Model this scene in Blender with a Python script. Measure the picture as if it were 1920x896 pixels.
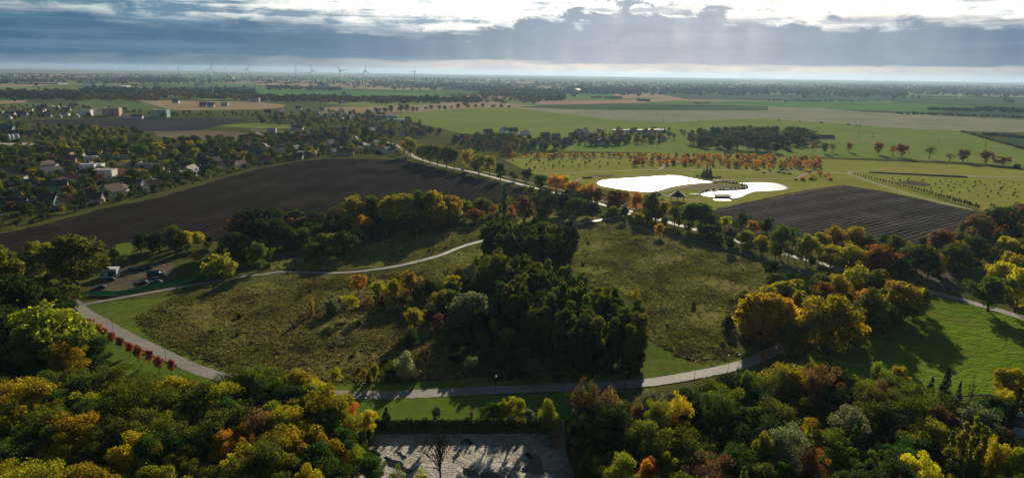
import bpy, bmesh, math, random
import numpy as np
from mathutils import Vector, Matrix

for _o in list(bpy.data.objects):
    bpy.data.objects.remove(_o)
scene = bpy.context.scene
COL = scene.collection
RNG = random.Random(7)
NR = np.random.default_rng(11)
RAD = math.radians

# ------------------------------------------------------------------ camera
W0, H0, FPX = 1920.0, 896.0, 1280.0
CAM_H = 105.0
PITCH = math.atan(311.5 / FPX)      # true horizontal lies a little above the visible horizon
ROLL = math.atan(28.0 / 1920.0)
CPOS = Vector((0, 0, CAM_H))
_f = Vector((0, math.cos(PITCH), -math.sin(PITCH)))
_r = Vector((1, 0, 0))
_u = _r.cross(_f)
CR = _r * math.cos(ROLL) + _u * math.sin(ROLL)
CU = _u * math.cos(ROLL) - _r * math.sin(ROLL)
CF = _f
cam_data = bpy.data.cameras.new('camera')
cam_data.sensor_width = 36.0
cam_data.lens = 36.0 * FPX / W0
cam_data.clip_start = 1.0
cam_data.clip_end = 200000.0
cam = bpy.data.objects.new('camera', cam_data)
COL.objects.link(cam)
cam.matrix_world = Matrix(((CR.x, CU.x, -CF.x, 0), (CR.y, CU.y, -CF.y, 0), (CR.z, CU.z, -CF.z, CAM_H), (0, 0, 0, 1)))
scene.camera = cam

# ------------------------------------------------------------------ light
SUN_AZ, SUN_EL = RAD(12.5), RAD(17.5)      # azimuth clockwise from +Y
sun_dir = Vector((math.sin(SUN_AZ) * math.cos(SUN_EL), math.cos(SUN_AZ) * math.cos(SUN_EL), math.sin(SUN_EL)))
sd = bpy.data.lights.new('sun', 'SUN')
sd.energy = 5.0
sd.angle = RAD(0.6)
sd.color = (1.0, 0.87, 0.66)
sun = bpy.data.objects.new('sun', sd)
sun.rotation_euler = (-sun_dir).to_track_quat('-Z', 'Y').to_euler()
sun.location = (0, 0, 400)
COL.objects.link(sun)

vs = scene.view_settings
vs.view_transform = 'Standard'
vs.look = 'None'
vs.exposure = 0.55
vs.gamma = 1.0
vs.use_curve_mapping = False
cy = scene.cycles
cy.max_bounces = 6
cy.diffuse_bounces = 3
cy.glossy_bounces = 2
cy.transmission_bounces = 3
cy.transparent_max_bounces = 6
cy.volume_bounces = 0
cy.use_denoising = True
cy.caustics_reflective = False
cy.caustics_refractive = False
cy.sample_clamp_indirect = 4.0


# small expression helper for math nodes
class E:
    nt = None

    def __init__(self, s):
        self.s = s

    def _op(self, op, other=None, third=None):
        n = E.nt.nodes.new('ShaderNodeMath')
        n.operation = op
        for i, v in enumerate((self, other, third)):
            if v is None:
                continue
            if isinstance(v, E):
                E.nt.links.new(v.s, n.inputs[i])
            else:
                n.inputs[i].default_value = v
        return E(n.outputs[0])

    def __add__(self, o): return self._op('ADD', o)
    __radd__ = __add__
    def __sub__(self, o): return self._op('SUBTRACT', o)
    def __rsub__(self, o): return (self * -1.0) + o
    def __mul__(self, o): return self._op('MULTIPLY', o)
    __rmul__ = __mul__
    def __truediv__(self, o): return self._op('DIVIDE', o)
    def pow(self, o): return self._op('POWER', o)
    def abs(self): return self._op('ABSOLUTE')
    def max(self, o): return self._op('MAXIMUM', o)
    def min(self, o): return self._op('MINIMUM', o)
    def exp(self): return self._op('EXPONENT')

    def smooth(self, a, b):
        n = E.nt.nodes.new('ShaderNodeMapRange')
        n.interpolation_type = 'SMOOTHSTEP'
        E.nt.links.new(self.s, n.inputs[0])
        for i, v in ((1, a), (2, b)):
            if isinstance(v, E):
                E.nt.links.new(v.s, n.inputs[i])
            else:
                n.inputs[i].default_value = v
        return E(n.outputs[0])


def emix(fac, a, b, blend='MIX'):
    n = E.nt.nodes.new('ShaderNodeMix')
    n.data_type = 'RGBA'
    n.blend_type = blend
    if isinstance(fac, E):
        E.nt.links.new(fac.s, n.inputs[0])
    else:
        n.inputs[0].default_value = fac
    for i, v in ((6, a), (7, b)):
        if isinstance(v, tuple):
            n.inputs[i].default_value = (*v, 1) if len(v) == 3 else v
        else:
            E.nt.links.new(v, n.inputs[i])
    return n.outputs[2]


def enoise(vec, scale, detail=4, rough=0.55, dist=0.0):
    n = E.nt.nodes.new('ShaderNodeTexNoise')
    n.inputs['Scale'].default_value = scale
    n.inputs['Detail'].default_value = detail
    n.inputs['Roughness'].default_value = rough
    n.inputs['Distortion'].default_value = dist
    if vec is not None:
        E.nt.links.new(vec, n.inputs['Vector'])
    return E(n.outputs['Fac'])


def emap(vec, scale=(1, 1, 1), rot=(0, 0, 0), loc=(0, 0, 0)):
    n = E.nt.nodes.new('ShaderNodeMapping')
    E.nt.links.new(vec, n.inputs['Vector'])
    n.inputs['Scale'].default_value = scale
    n.inputs['Rotation'].default_value = rot
    n.inputs['Location'].default_value = loc
    return n.outputs[0]


# ------------------------------------------------------------------ sky: Nishita behind a broken evening cloud deck
world = bpy.data.worlds.new('World')
scene.world = world
world.use_nodes = True
nt = world.node_tree
nt.nodes.clear()
E.nt = nt
tc = nt.nodes.new('ShaderNodeTexCoord')
sep = nt.nodes.new('ShaderNodeSeparateXYZ')
nt.links.new(tc.outputs['Generated'], sep.inputs[0])
dx, dy, dz = (E(sep.outputs[i]) for i in range(3))
azim = dx._op('ARCTAN2', dy) * (180 / math.pi)         # degrees right of the view axis
elev = dz._op('ARCSINE') * (180 / math.pi)
dsun = (azim - 13.0).abs()
dsun = dsun.min(360.0 - dsun)
glow = (dsun / 30.0).pow(2.0) * -1.0
glow = glow.exp()                                      # near the sun's bearing
glow2 = ((dsun / 19.0).pow(2.0) * -1.0).exp()
gen = tc.outputs['Generated']
v_long = emap(gen, (2.6, 2.6, 26.0), loc=(0.3, 0.2, 0.9))
v_streak = emap(gen, (3.6, 3.6, 95.0), rot=(0, 0.012, 0), loc=(5.1, 2.2, 0.3))
v_mid = emap(gen, (11.0, 11.0, 60.0), loc=(3.1, 7.7, 1.3))
v_puff = emap(gen, (17.0, 17.0, 44.0), loc=(1.7, 2.9, 0.4))
v_shaft = emap(gen, (26.0, 26.0, 5.0), rot=(0, 0.35, 0))
n_long = enoise(v_long, 1.0, 5, 0.55)
n_streak = enoise(v_streak, 1.0, 5, 0.6, 0.5)
n_mid = enoise(v_mid, 1.0, 6, 0.6, 0.6)
n_puff = enoise(v_puff, 1.0, 8, 0.66, 0.5)
n_shaft = enoise(v_shaft, 1.0, 2, 0.5)
# clear strip under the bank
gap_col = emix(glow.smooth(0.22, 0.85), (0.045, 0.120, 0.195), (0.60, 0.57, 0.53))
gap_col = emix(n_mid.smooth(0.42, 0.62) * (glow * 0.45 + 0.15), gap_col, (0.26, 0.33, 0.41))
gap_col = emix(n_shaft.smooth(0.35, 0.7) * (glow * 0.4), gap_col, (0.30, 0.37, 0.45))
# cloud bank
bank_col = emix(glow2, (0.009, 0.095, 0.200), (0.205, 0.30, 0.44))
bank_col = emix(n_streak.smooth(0.42, 0.66) * 0.50, bank_col, (0.12, 0.225, 0.335))
bank_col = emix(n_shaft.smooth(0.40, 0.75) * glow2 * n_long.smooth(0.25, 0.65) * 0.42, bank_col, (0.50, 0.53, 0.60))
bank_col = emix(n_puff.smooth(0.42, 0.72) * 0.35, bank_col, (0.09, 0.18, 0.28))
lo_edge = 0.72 + (n_mid - 0.5) * 0.9 + (n_long - 0.5) * 1.0
bank = elev.smooth(lo_edge, lo_edge + 0.28)
col = emix(bank, gap_col, bank_col)
# broken bright deck above the bank
tower = (((azim - 8.0) / 8.0).pow(2.0) * -1.0).exp() * n_puff.smooth(0.25, 0.75) * 3.4
hi_edge = 1.25 + n_puff * 2.8 + glow2 * 0.7 + (n_long - 0.5) * 4.0 + tower
white = emix(glow, (0.46, 0.52, 0.55), (1.55, 1.48, 1.32))
grey = emix(glow, (0.035, 0.140, 0.240), (0.32, 0.42, 0.54))
deck_mask = (n_streak * 0.42 + n_mid * 0.22 + n_puff * 0.36 + glow * 0.055 + (elev - 4.0) * 0.008).smooth(0.455, 0.585)
deck = emix(deck_mask, grey, white)
upper = elev.smooth(hi_edge, hi_edge + 0.2 + n_streak * 1.8)
col = emix(upper, col, deck)
# the deck thickens to a dull grey overhead
over = emix(glow2 * elev.smooth(34.0, 12.0), (0.030, 0.062, 0.096), (0.50, 0.50, 0.48))
over = emix(n_puff.smooth(0.4, 0.65) * 0.5, over, (0.050, 0.080, 0.11))
col = emix(elev.smooth(6.5, 15.0), col, over)
cover = E(nt.nodes.new('ShaderNodeValue').outputs[0])
cover.s.default_value = 0.95
cover = cover - upper * n_long.smooth(0.5, 0.8) * 0.25
sky = nt.nodes.new('ShaderNodeTexSky')
sky.sky_type = 'NISHITA'
sky.sun_disc = False
sky.sun_elevation = SUN_EL
sky.sun_rotation = SUN_AZ
sky.altitude = 100
sky.air_density = 1.2
sky.dust_density = 1.5
bg_sky = nt.nodes.new('ShaderNodeBackground')
bg_sky.inputs['Strength'].default_value = 0.06
nt.links.new(sky.outputs[0], bg_sky.inputs['Color'])
bg_cloud = nt.nodes.new('ShaderNodeBackground')
bg_cloud.inputs['Strength'].default_value = 0.85
nt.links.new(col, bg_cloud.inputs['Color'])
mx = nt.nodes.new('ShaderNodeMixShader')
nt.links.new(cover.s, mx.inputs[0])
nt.links.new(bg_sky.outputs[0], mx.inputs[1])
nt.links.new(bg_cloud.outputs[0], mx.inputs[2])
out = nt.nodes.new('ShaderNodeOutputWorld')
nt.links.new(mx.outputs[0], out.inputs['Surface'])


# ------------------------------------------------------------------ pixel <-> place
def P(px, py, z=0.0):
    d = CR * ((px - W0 / 2) / FPX) - CU * ((py - H0 / 2) / FPX) + CF
    if d.z > -2e-4:
        d.z = -2e-4
    t = (z - CAM_H) / d.z
    p = CPOS + d * t
    return Vector((p.x, p.y, z))


def depth(p):
    return (p - CPOS).dot(CF)


def height_at(g, ytop):
    t = -(ytop - H0 / 2) / FPX
    v = g - CPOS
    return (t * CF.dot(v) - CU.dot(v)) / (CU.z - t * CF.z)


def inside(pt, poly):
    x, y = pt[0], pt[1]
    c = False
    n = len(poly)
    for i in range(n):
        x1, y1 = poly[i][0], poly[i][1]
        x2, y2 = poly[(i + 1) % n][0], poly[(i + 1) % n][1]
        if (y1 > y) != (y2 > y) and x < (x2 - x1) * (y - y1) / (y2 - y1) + x1:
            c = not c
    return c


def catmull(pts, closed, n=6):
    out_ = []
    m = len(pts)
    for i in range(m if closed else m - 1):
        if closed:
            p0, p1, p2, p3 = pts[i - 1], pts[i], pts[(i + 1) % m], pts[(i + 2) % m]
        else:
            p0, p1, p2, p3 = pts[max(i - 1, 0)], pts[i], pts[i + 1], pts[min(i + 2, m - 1)]
        for k in range(n):
            t = k / n
            out_.append(0.5 * ((2 * p1) + (p2 - p0) * t + (2 * p0 - 5 * p1 + 4 * p2 - p3) * t * t + (3 * p1 - p0 - 3 * p2 + p3) * t ** 3))
    if not closed:
        out_.append(pts[-1])
    return out_


# ------------------------------------------------------------------ objects
def link(o, parent=None):
    COL.objects.link(o)
    if parent is not None:
        o.parent = parent
    return o


def mesh_obj(name, me, parent=None, loc=None, rot=None, scale=None, color=None):
    o = bpy.data.objects.new(name, me)
    if loc is not None:
        o.location = loc
    if rot is not None:
        o.rotation_euler = rot
    if scale is not None:
        o.scale = scale
    if color is not None:
        o.color = (*color, 1)
    return link(o, parent)


def tag(o, label, cat, group=None):
    o['label'] = label
    o['category'] = cat
    if group:
        o['group'] = group
    return o


def thing(name, label, cat, loc, rz=0.0, group=None, scale=None):
    o = bpy.data.objects.new(name, None)
    o.empty_display_size = 0.5
    o.location = loc
    o.rotation_euler = (0, 0, rz)
    if scale:
        o.scale = scale
    link(o)
    return tag(o, label, cat, group)


def kind(o, k):
    o['kind'] = k
    return o


def new_mesh(name, verts, faces, mat=None, smooth=False):
    me = bpy.data.meshes.new(name)
    me.from_pydata([tuple(v) for v in verts], [], faces)
    if mat is not None:
        for m in (mat if isinstance(mat, (list, tuple)) else [mat]):
            me.materials.append(m)
    if smooth:
        me.polygons.foreach_set('use_smooth', [True] * len(me.polygons))
    me.update()
    return me


class MB:
    """Collects boxes, prisms, tubes; build() makes one mesh."""
    def __init__(self):
        self.v, self.f, self.mi = [], [], []

    def add(self, verts, faces, mi=0):
        b = len(self.v)
        self.v += [tuple(x) for x in verts]
        self.f += [tuple(b + i for i in q) for q in faces]
        self.mi += [mi] * len(faces)
        return self

    def box(self, x0, x1, y0, y1, z0, z1, mi=0):
        v = [(x, y, z) for z in (z0, z1) for y in (y0, y1) for x in (x0, x1)]
        return self.add(v, [(0, 2, 3, 1), (4, 5, 7, 6), (0, 1, 5, 4), (2, 6, 7, 3), (0, 4, 6, 2), (1, 3, 7, 5)], mi)

    def tube(self, pts, radii, n=6, mi=0, cap=True):
        pts = [Vector(p) for p in pts]
        b = len(self.v)
        for i, p in enumerate(pts):
            d = (pts[min(i + 1, len(pts) - 1)] - pts[max(i - 1, 0)])
            d = d.normalized() if d.length > 1e-9 else Vector((0, 0, 1))
            a = d.cross(Vector((0, 0, 1)) if abs(d.z) < 0.9 else Vector((1, 0, 0))).normalized()
            c = d.cross(a)
            for k in range(n):
                an = 2 * math.pi * k / n
                self.v.append(tuple(p + (a * math.cos(an) + c * math.sin(an)) * radii[i]))
        for i in range(len(pts) - 1):
            for k in range(n):
                k2 = (k + 1) % n
                self.f.append((b + i * n + k, b + i * n + k2, b + (i + 1) * n + k2, b + (i + 1) * n + k))
                self.mi.append(mi)
        if cap:
            self.f.append(tuple(b + k for k in range(n))[::-1])
            self.f.append(tuple(b + (len(pts) - 1) * n + k for k in range(n)))
            self.mi += [mi, mi]
        return self

    def mesh(self, name, mat, smooth=False):
        me = new_mesh(name, self.v, self.f, mat, smooth)
        me.polygons.foreach_set('material_index', self.mi)
        return me


# ------------------------------------------------------------------ materials
def mat_new(name):
    m = bpy.data.materials.new(name)
    m.use_nodes = True
    t = m.node_tree
    t.nodes.clear()
    E.nt = t
    o = t.nodes.new('ShaderNodeOutputMaterial')
    return m, t, o


def principled(t, o, rough=0.8, spec=0.3):
    b = t.nodes.new('ShaderNodeBsdfPrincipled')
    b.inputs['Roughness'].default_value = rough
    b.inputs['Specular IOR Level'].default_value = spec
    t.links.new(b.outputs[0], o.inputs['Surface'])
    return b


def pos(t):
    return t.nodes.new('ShaderNodeNewGeometry').outputs['Position']


def bump(t, b, h, strength=1.0, dist=0.3):
    n = t.nodes.new('ShaderNodeBump')
    n.inputs['Strength'].default_value = strength
    n.inputs['Distance'].default_value = dist
    t.links.new(h.s, n.inputs['Height'])
    t.links.new(n.outputs[0], b.inputs['Normal'])


def mat_soil(name, c0, c1, big=0.02, mid=0.15, fine=0.9, bump_d=0.25, stripe=None, rough=0.95, c2=None, c3=None):
    """Ground cover: colour from three scales of noise, optional rows (angle, spacing, strength)."""
    m, t, o = mat_new(name)
    b = principled(t, o, rough, 0.0 if rough > 0.8 else 0.25)
    p = pos(t)
    n1, n2, n3 = enoise(p, big, 3), enoise(p, mid, 4, 0.6), enoise(p, fine, 3, 0.65)
    f = (n1 * 0.45 + n2 * 0.35 + n3 * 0.35).smooth(0.42, 0.74)
    c = emix(f, c0, c1)
    if c2:
        c = emix(enoise(emap(p, loc=(77, 31, 0)), big * 1.7, 4, 0.6).smooth(0.5, 0.66) * 0.8, c, c2)
    if c3:
        c = emix(enoise(emap(p, loc=(17, 131, 0)), mid * 1.3, 4, 0.7).smooth(0.56, 0.7) * 0.7, c, c3)
    h = n3 * 0.6 + n2 * 1.2
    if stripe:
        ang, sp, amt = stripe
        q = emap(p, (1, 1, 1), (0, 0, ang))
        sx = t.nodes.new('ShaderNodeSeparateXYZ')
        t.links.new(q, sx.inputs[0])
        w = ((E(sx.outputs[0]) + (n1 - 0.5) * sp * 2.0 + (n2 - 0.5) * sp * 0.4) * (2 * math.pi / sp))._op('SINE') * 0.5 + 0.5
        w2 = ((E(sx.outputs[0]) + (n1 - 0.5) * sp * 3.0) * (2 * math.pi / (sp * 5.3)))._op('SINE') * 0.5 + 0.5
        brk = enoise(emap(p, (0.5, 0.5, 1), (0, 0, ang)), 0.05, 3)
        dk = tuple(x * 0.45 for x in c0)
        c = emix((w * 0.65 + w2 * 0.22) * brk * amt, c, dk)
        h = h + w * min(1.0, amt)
    t.links.new(c, b.inputs['Base Color'])
    bump(t, b, h, 1.0, bump_d)
    return m


def mat_plain(name, c, rough=0.7, var=0.25, scale=1.5, spec=0.3, metal=0.0):
    m, t, o = mat_new(name)
    b = principled(t, o, rough, spec)
    b.inputs['Metallic'].default_value = metal
    tcx = t.nodes.new('ShaderNodeTexCoord').outputs['Object']
    n = enoise(tcx, scale, 4, 0.6)
    cc = emix(n.smooth(0.3, 0.7), tuple(x * (1 - var) for x in c), tuple(min(1, x * (1 + var * 0.6)) for x in c))
    t.links.new(cc, b.inputs['Base Color'])
    return m


def mat_objcol(name, rough=0.8, var=0.3, scale=1.2, spec=0.25, lines=None):
    """Takes the object's own colour, with weathering."""
    m, t, o = mat_new(name)
    b = principled(t, o, rough, spec)
    oi = t.nodes.new('ShaderNodeObjectInfo')
    tcx = t.nodes.new('ShaderNodeTexCoord').outputs['Object']
    n = enoise(tcx, scale, 4, 0.6)
    f = n.smooth(0.3, 0.75) * var
    c = emix(f, oi.outputs['Color'], (0.09, 0.08, 0.07))
    if lines:
        sx = t.nodes.new('ShaderNodeSeparateXYZ')
        t.links.new(tcx, sx.inputs[0])
        w = (E(sx.outputs[2]) * (2 * math.pi / lines))._op('SINE') * 0.5 + 0.5
        c = emix(w * 0.3, c, (0.05, 0.035, 0.03))
    t.links.new(c, b.inputs['Base Color'])
    return m


def mat_leaf(name, transl=0.5, tscale=0.35):
    m, t, o = mat_new(name)
    oi = t.nodes.new('ShaderNodeObjectInfo')
    g = t.nodes.new('ShaderNodeNewGeometry')
    tcx = t.nodes.new('ShaderNodeTexCoord').outputs['Object']
    isl = E(g.outputs['Random Per Island'])
    rnd = E(oi.outputs['Random'])
    hs = t.nodes.new('ShaderNodeHueSaturation')
    t.links.new(oi.outputs['Color'], hs.inputs['Color'])
    patch = enoise(tcx, 4.0, 2)
    t.links.new((0.5 + (isl - 0.5) * 0.03 + (rnd - 0.5) * 0.015 + (patch - 0.5) * 0.06).s, hs.inputs['Hue'])
    t.links.new((0.60 + isl * 1.0 + (patch - 0.5) * 0.8).s, hs.inputs['Value'])
    hs.inputs['Saturation'].default_value = 0.98
    d = t.nodes.new('ShaderNodeBsdfDiffuse')
    t.links.new(hs.outputs[0], d.inputs['Color'])
    tr = t.nodes.new('ShaderNodeBsdfTranslucent')
    warm = emix(1.0, hs.outputs[0], (1.12, 1.15, 0.7), 'MULTIPLY')
    t.links.new(warm, tr.inputs['Color'])
    mxs = t.nodes.new('ShaderNodeMixShader')
    mxs.inputs[0].default_value = transl
    t.links.new(d.outputs[0], mxs.inputs[1])
    t.links.new(tr.outputs[0], mxs.inputs[2])
    t.links.new(mxs.outputs[0], o.inputs['Surface'])
    return m


def mat_tuft():
    """Tussock grass: patches of straw, olive and green across the meadow, light shining through the blades."""
    m, t, o = mat_new('tussock_grass')
    oi = t.nodes.new('ShaderNodeObjectInfo')
    g = t.nodes.new('ShaderNodeNewGeometry')
    isl = E(g.outputs['Random Per Island'])
    p = g.outputs['Position']
    n1, n2 = enoise(p, 0.035, 4, 0.6), enoise(p, 0.16, 4, 0.65)
    hs = t.nodes.new('ShaderNodeHueSaturation')
    c = emix(n1.smooth(0.45, 0.6) * 0.75, oi.outputs['Color'], (0.13, 0.15, 0.025))
    c = emix(enoise(emap(p, (1, 0.55, 1), loc=(5, 3, 0)), 0.09, 5, 0.65).smooth(0.5, 0.62) * 0.8, c, (0.105, 0.075, 0.038))
    c = emix(enoise(emap(p, loc=(50, 9, 0)), 0.07, 4, 0.6).smooth(0.56, 0.7) * 0.6, c, (0.36, 0.31, 0.16))
    t.links.new(c, hs.inputs['Color'])
    t.links.new((0.60 + isl * 0.95 + (n2 - 0.5) * 0.8).s, hs.inputs['Value'])
    d = t.nodes.new('ShaderNodeBsdfDiffuse')
    t.links.new(hs.outputs[0], d.inputs['Color'])
    tr = t.nodes.new('ShaderNodeBsdfTranslucent')
    t.links.new(hs.outputs[0], tr.inputs['Color'])
    mxs = t.nodes.new('ShaderNodeMixShader')
    mxs.inputs[0].default_value = 0.45
    t.links.new(d.outputs[0], mxs.inputs[1])
    t.links.new(tr.outputs[0], mxs.inputs[2])
    t.links.new(mxs.outputs[0], o.inputs['Surface'])
    return m


def mat_net(name, c):
    m, t, o = mat_new(name)
    tcx = t.nodes.new('ShaderNodeTexCoord').outputs['Object']
    cc = emix(enoise(tcx, 2.0, 3).smooth(0.3, 0.7), tuple(x * 0.75 for x in c), c)
    d = t.nodes.new('ShaderNodeBsdfDiffuse')
    tr = t.nodes.new('ShaderNodeBsdfTranslucent')
    t.links.new(cc, d.inputs['Color'])
    t.links.new(cc, tr.inputs['Color'])
    mxs = t.nodes.new('ShaderNodeMixShader')
    mxs.inputs[0].default_value = 0.55
    t.links.new(d.outputs[0], mxs.inputs[1])
    t.links.new(tr.outputs[0], mxs.inputs[2])
    t.links.new(mxs.outputs[0], o.inputs['Surface'])
    return m


M = {}
M['tuft'] = mat_tuft()
M['leaf'] = mat_leaf('leaf')
M['bark'] = mat_plain('bark', (0.055, 0.042, 0.032), 0.95, 0.5, 6.0, 0.1)
M['wall'] = mat_objcol('wall_render', 0.85, 0.25, 0.6)
M['roof'] = mat_objcol('roof_tiles', 0.75, 0.35, 0.9, 0.3, 0.45)
M['paint'] = mat_objcol('paint', 0.35, 0.1, 2.0, 0.5)
M['glass'] = mat_plain('window_glass', (0.02, 0.03, 0.04), 0.08, 0.2, 1, 0.6)
M['dark'] = mat_plain('dark_metal', (0.02, 0.022, 0.025), 0.5, 0.3, 3)
M['steel'] = mat_plain('galvanised_steel', (0.32, 0.33, 0.34), 0.45, 0.2, 3, 0.5, 0.4)
M['white'] = mat_plain('white_paint', (0.78, 0.78, 0.76), 0.5, 0.08, 1)
M['tyre'] = mat_plain('tyre_rubber', (0.015, 0.015, 0.015), 0.9, 0.2, 5)
M['wood'] = mat_plain('weathered_wood', (0.16, 0.10, 0.06), 0.85, 0.4, 3)
M['stone'] = mat_plain('stone', (0.24, 0.22, 0.19), 0.9, 0.35, 0.7)
M['lamp'] = mat_plain('lantern_glass', (0.75, 0.78, 0.8), 0.25, 0.05, 1, 0.6)
# ------------------------------------------------------------------ ground sheets
G = M


def furrow(a, b):
    d = P(*b) - P(*a)
    return math.atan2(d.x, d.y)


G['grass'] = mat_soil('rough_grass', (0.045, 0.060, 0.016), (0.105, 0.120, 0.030), 0.02, 0.2, 1.4, 0.3, c2=(0.11, 0.09, 0.035))
G['lawn'] = mat_soil('mown_lawn', (0.070, 0.120, 0.016), (0.120, 0.185, 0.026), 0.03, 0.25, 1.8, 0.14, stripe=(RAD(80), 2.6, 0.07), c2=(0.11, 0.13, 0.03))
G['verge'] = mat_soil('grass_verge', (0.075, 0.110, 0.018), (0.140, 0.185, 0.032), 0.03, 0.22, 1.3, 0.3, c2=(0.15, 0.145, 0.045), c3=(0.055, 0.075, 0.02))
G['green_field'] = mat_soil('green_pasture', (0.070, 0.125, 0.010), (0.150, 0.225, 0.020), 0.02, 0.22, 0.7, 1.0, c2=(0.135, 0.15, 0.02), c3=(0.06, 0.075, 0.012))
G['meadow'] = mat_soil('tussock_meadow', (0.085, 0.082, 0.024), (0.235, 0.205, 0.062), 0.02, 0.16, 0.75, 0.9, c2=(0.11, 0.13, 0.03), c3=(0.06, 0.05, 0.02))
G['meadow_green'] = mat_soil('green_meadow', (0.110, 0.118, 0.026), (0.265, 0.260, 0.065), 0.02, 0.14, 0.7, 0.9, c2=(0.19, 0.16, 0.065), c3=(0.075, 0.07, 0.025))
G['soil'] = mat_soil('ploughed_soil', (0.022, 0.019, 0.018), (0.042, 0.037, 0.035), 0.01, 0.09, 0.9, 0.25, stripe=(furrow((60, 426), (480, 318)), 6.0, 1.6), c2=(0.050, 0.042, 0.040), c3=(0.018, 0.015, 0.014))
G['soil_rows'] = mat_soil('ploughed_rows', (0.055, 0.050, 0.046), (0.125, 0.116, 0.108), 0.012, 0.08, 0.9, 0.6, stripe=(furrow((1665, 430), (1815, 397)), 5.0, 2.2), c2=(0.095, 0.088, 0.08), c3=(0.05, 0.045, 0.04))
G['park'] = mat_soil('park_lawn', (0.190, 0.205, 0.036), (0.280, 0.285, 0.062), 0.012, 0.09, 0.9, 0.2, c2=(0.27, 0.245, 0.075))
G['crop'] = mat_soil('winter_crop', (0.140, 0.205, 0.038), (0.200, 0.260, 0.062), 0.006, 0.03, 0.4, 0.1, stripe=(RAD(-60), 24.0, 0.22), c2=(0.215, 0.235, 0.070))
G['crop_far'] = mat_soil('far_green_crop', (0.075, 0.165, 0.035), (0.105, 0.215, 0.055), 0.003, 0.02, 0.1, 0.05)
G['crop_dark'] = mat_soil('far_dark_crop', (0.050, 0.085, 0.045), (0.075, 0.115, 0.055), 0.003, 0.02, 0.1, 0.05)
G['pale'] = mat_soil('pale_seedbed', (0.215, 0.225, 0.150), (0.295, 0.285, 0.205), 0.004, 0.02, 0.3, 0.05, stripe=(RAD(-70), 30.0, 0.2), c2=(0.19, 0.22, 0.13))
G['stubble'] = mat_soil('stubble', (0.26, 0.19, 0.115), (0.36, 0.27, 0.17), 0.005, 0.03, 0.3, 0.05)
G['pink'] = mat_soil('reddish_soil', (0.30, 0.18, 0.13), (0.40, 0.26, 0.19), 0.004, 0.02, 0.3, 0.05)
G['brown'] = mat_soil('brown_soil', (0.13, 0.10, 0.075), (0.19, 0.15, 0.11), 0.008, 0.04, 0.4, 0.1)
G['dark_soil'] = mat_soil('dark_soil', (0.035, 0.036, 0.042), (0.055, 0.055, 0.060), 0.008, 0.04, 0.4, 0.05)
G['path'] = mat_soil('paved_path', (0.17, 0.155, 0.138), (0.275, 0.252, 0.226), 0.05, 0.35, 2.0, 0.03, rough=0.78, c2=(0.21, 0.195, 0.17), c3=(0.125, 0.115, 0.095))
G['track'] = mat_soil('worn_track', (0.13, 0.118, 0.105), (0.27, 0.25, 0.23), 0.08, 0.3, 1.4, 0.05, rough=0.6)
G['sandpath'] = mat_soil('pale_gravel_path', (0.34, 0.30, 0.24), (0.47, 0.42, 0.35), 0.05, 0.5, 2.0, 0.02, rough=0.95, c3=(0.22, 0.20, 0.13))
G['asphalt'] = mat_soil('asphalt', (0.10, 0.095, 0.09), (0.17, 0.16, 0.15), 0.03, 0.3, 2.0, 0.02, rough=0.9)
G['earth'] = mat_soil('bare_earth', (0.075, 0.060, 0.050), (0.15, 0.125, 0.10), 0.05, 0.25, 1.0, 0.2, c2=(0.09, 0.09, 0.035))
G['mud'] = mat_soil('pale_mud', (0.13, 0.115, 0.095), (0.46, 0.42, 0.37), 0.09, 0.35, 1.3, 0.5, rough=0.72, c2=(0.17, 0.15, 0.13), c3=(0.075, 0.068, 0.065))
G['bank'] = mat_soil('grass_bank', (0.030, 0.040, 0.014), (0.07, 0.075, 0.025), 0.06, 0.3, 1.2, 0.4)
G['concrete'] = mat_soil('concrete_rim', (0.33, 0.31, 0.28), (0.48, 0.45, 0.41), 0.05, 0.4, 2.0, 0.02)
G['gravel_bed'] = mat_soil('gravel_bed', (0.19, 0.155, 0.115), (0.30, 0.25, 0.19), 0.03, 0.2, 1.0, 0.1)


def mat_ground():
    """Rough grass close by, a patchwork of small far fields beyond."""
    m, t, o = mat_new('open_country')
    b = principled(t, o, 0.95, 0.0)
    p = pos(t)
    n1, n2, n3 = enoise(p, 0.02, 3), enoise(p, 0.2, 4, 0.6), enoise(p, 1.2, 3)
    near = emix((n1 * 0.5 + n2 * 0.35 + n3 * 0.3).smooth(0.42, 0.74), (0.045, 0.058, 0.016), (0.115, 0.120, 0.034))
    near = emix(enoise(p, 0.035, 4).smooth(0.5, 0.66) * 0.6, near, (0.11, 0.085, 0.035))
    vor = t.nodes.new('ShaderNodeTexVoronoi')
    vor.voronoi_dimensions = '2D'
    vor.inputs['Scale'].default_value = 1.0
    t.links.new(emap(p, (1 / 620.0, 1 / 900.0, 1), (0, 0, 0.3)), vor.inputs['Vector'])
    sc_ = t.nodes.new('ShaderNodeSeparateColor')
    t.links.new(vor.outputs['Color'], sc_.inputs[0])
    r1, r2 = E(sc_.outputs[0]), E(sc_.outputs[1])
    far = emix(r1.smooth(0.2, 0.9), (0.070, 0.110, 0.040), (0.150, 0.210, 0.065))
    far = emix(r2._op('GREATER_THAN', 0.62), far, (0.30, 0.235, 0.15))
    far = emix(r2._op('GREATER_THAN', 0.88), far, (0.05, 0.05, 0.055))
    far = emix(enoise(p, 0.0011, 4, 0.6).smooth(0.55, 0.61), far, (0.045, 0.062, 0.035))
    sx = t.nodes.new('ShaderNodeSeparateXYZ')
    t.links.new(p, sx.inputs[0])
    c = emix(E(sx.outputs[1]).smooth(1500.0, 1900.0), near, far)
    t.links.new(c, b.inputs['Base Color'])
    bump(t, b, n3 * 0.6 + n2 * 1.2, 1.0, 0.25)
    return m


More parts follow.
